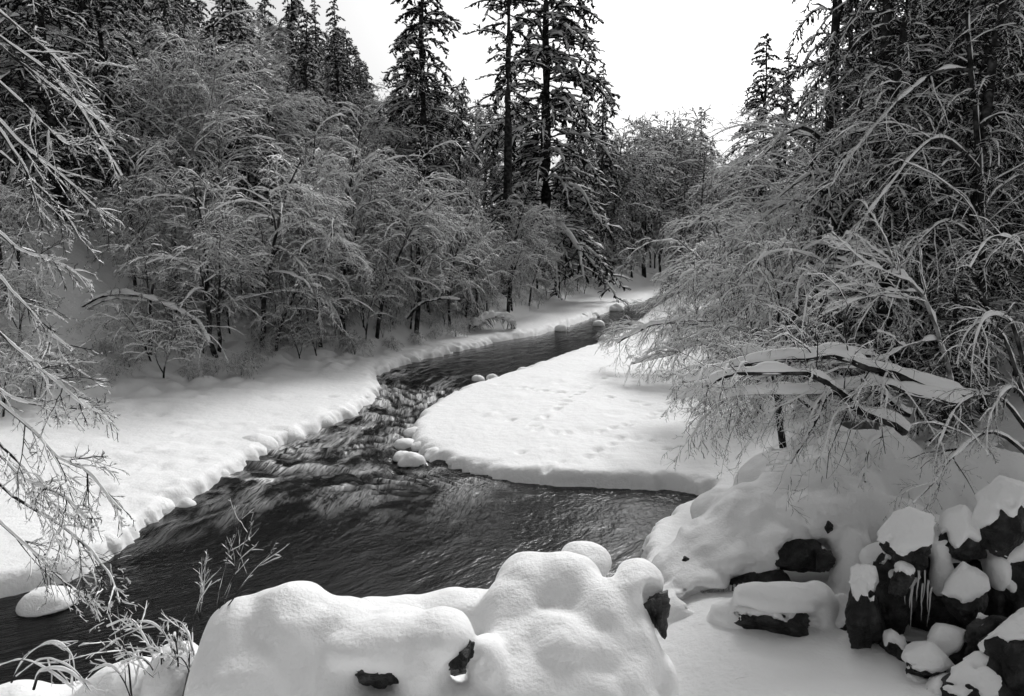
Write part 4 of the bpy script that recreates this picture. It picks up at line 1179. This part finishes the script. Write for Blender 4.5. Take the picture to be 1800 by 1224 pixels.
limb_tree('snowy_bush', 'looped snow-rolled branches in the bottom left corner', 'bush', [
    (px_path([(20, 1200), (50, 1150), (90, 1130), (125, 1150), (135, 1200)], 8.6, 8.4), .012, .006), (px_path([(30, 1190), (70, 1160), (110, 1165), (140, 1185), (160, 1215)], 8.4, 8.2), .012, .006),
    (px_path([(0, 1170), (40, 1160), (80, 1175), (130, 1210)], 8.2, 8.0), .012, .006), (px_path([(60, 1215), (75, 1180), (120, 1180), (150, 1200)], 8.1, 8.0), .015, .01)], TWIG, 223, 1.0, K=10, limb_snow=(.007, .016))
limb_tree('dead_stump', 'upright dark dead stump with a snowy tip at the foot of the left slope', 'stump', [
    (px_path([(262, 640), (266, 590), (264, 545), (268, 500)], 38.5, 38.5), .15, .07)], [dict(n=5, t=(.1, .4), ang=60, L=.3, K=4, droop=.05, ratio=.2, snow=(.01, .02, False, .8))], 224, 1.0)
limb_tree('bent_tree', 'bare tree bent in a low arch over the left bank, tip nearly on the snow', 'fallen tree', [
    (px_path([(108, 572), (135, 545), (180, 520), (235, 518), (300, 540), (345, 565), (368, 600)], 39, 37), .10, .04),
    (px_path([(115, 578), (150, 545), (200, 525), (260, 530)], 39, 38), .06, .03)], [dict(n=12, t=(.35, 1), ang=50, L=.28, K=6, droop=.3, ratio=.4, snow=(.015, .03, False, .8))] + FALL[1:2], 225, 1.0, limb_snow=(.06, .14))
limb_tree('fallen_log', 'snow-topped log lying across the upper left slope', 'log', [
    (px_path([(95, 490), (160, 482), (250, 488), (330, 498)], 43, 42), .16, .1)], [dict(n=6, t=(.1, 1), ang=60, L=.12, K=4, droop=.1, ratio=.3, snow=(.01, .02, False, .8))], 226, 1.0, limb_snow=(.1, .3))
limb_tree('fallen_log', 'bowed snowy log at the water edge on the left bank below the thicket', 'log', [
    (px_path([(715, 560), (740, 535), (770, 525), (810, 528)], 55, 54), .12, .07)], [dict(n=6, t=(.2, 1), ang=60, L=.25, K=4, droop=.3, ratio=.3, snow=(.01, .02, False, .8))], 227, 1.6)
limb_tree('root_heap', 'snow-smothered heap of dead branches on the left bank with a dark hollow', 'brush pile', [
    (px_path([(825, 585 - 2 * k), (850 + 3 * k, 562 - k), (880 + 2 * k, 560), (905, 570 + 2 * k)], 64 - .4 * k, 64 + .3 * k), .10, .05) for k in range(6)],
    [dict(n=6, t=(.2, 1), ang=60, L=.3, K=4, droop=.3, ratio=.4, snow=(.03, .06, False, .9))], 228, 2.0, limb_snow=(.1, .16))
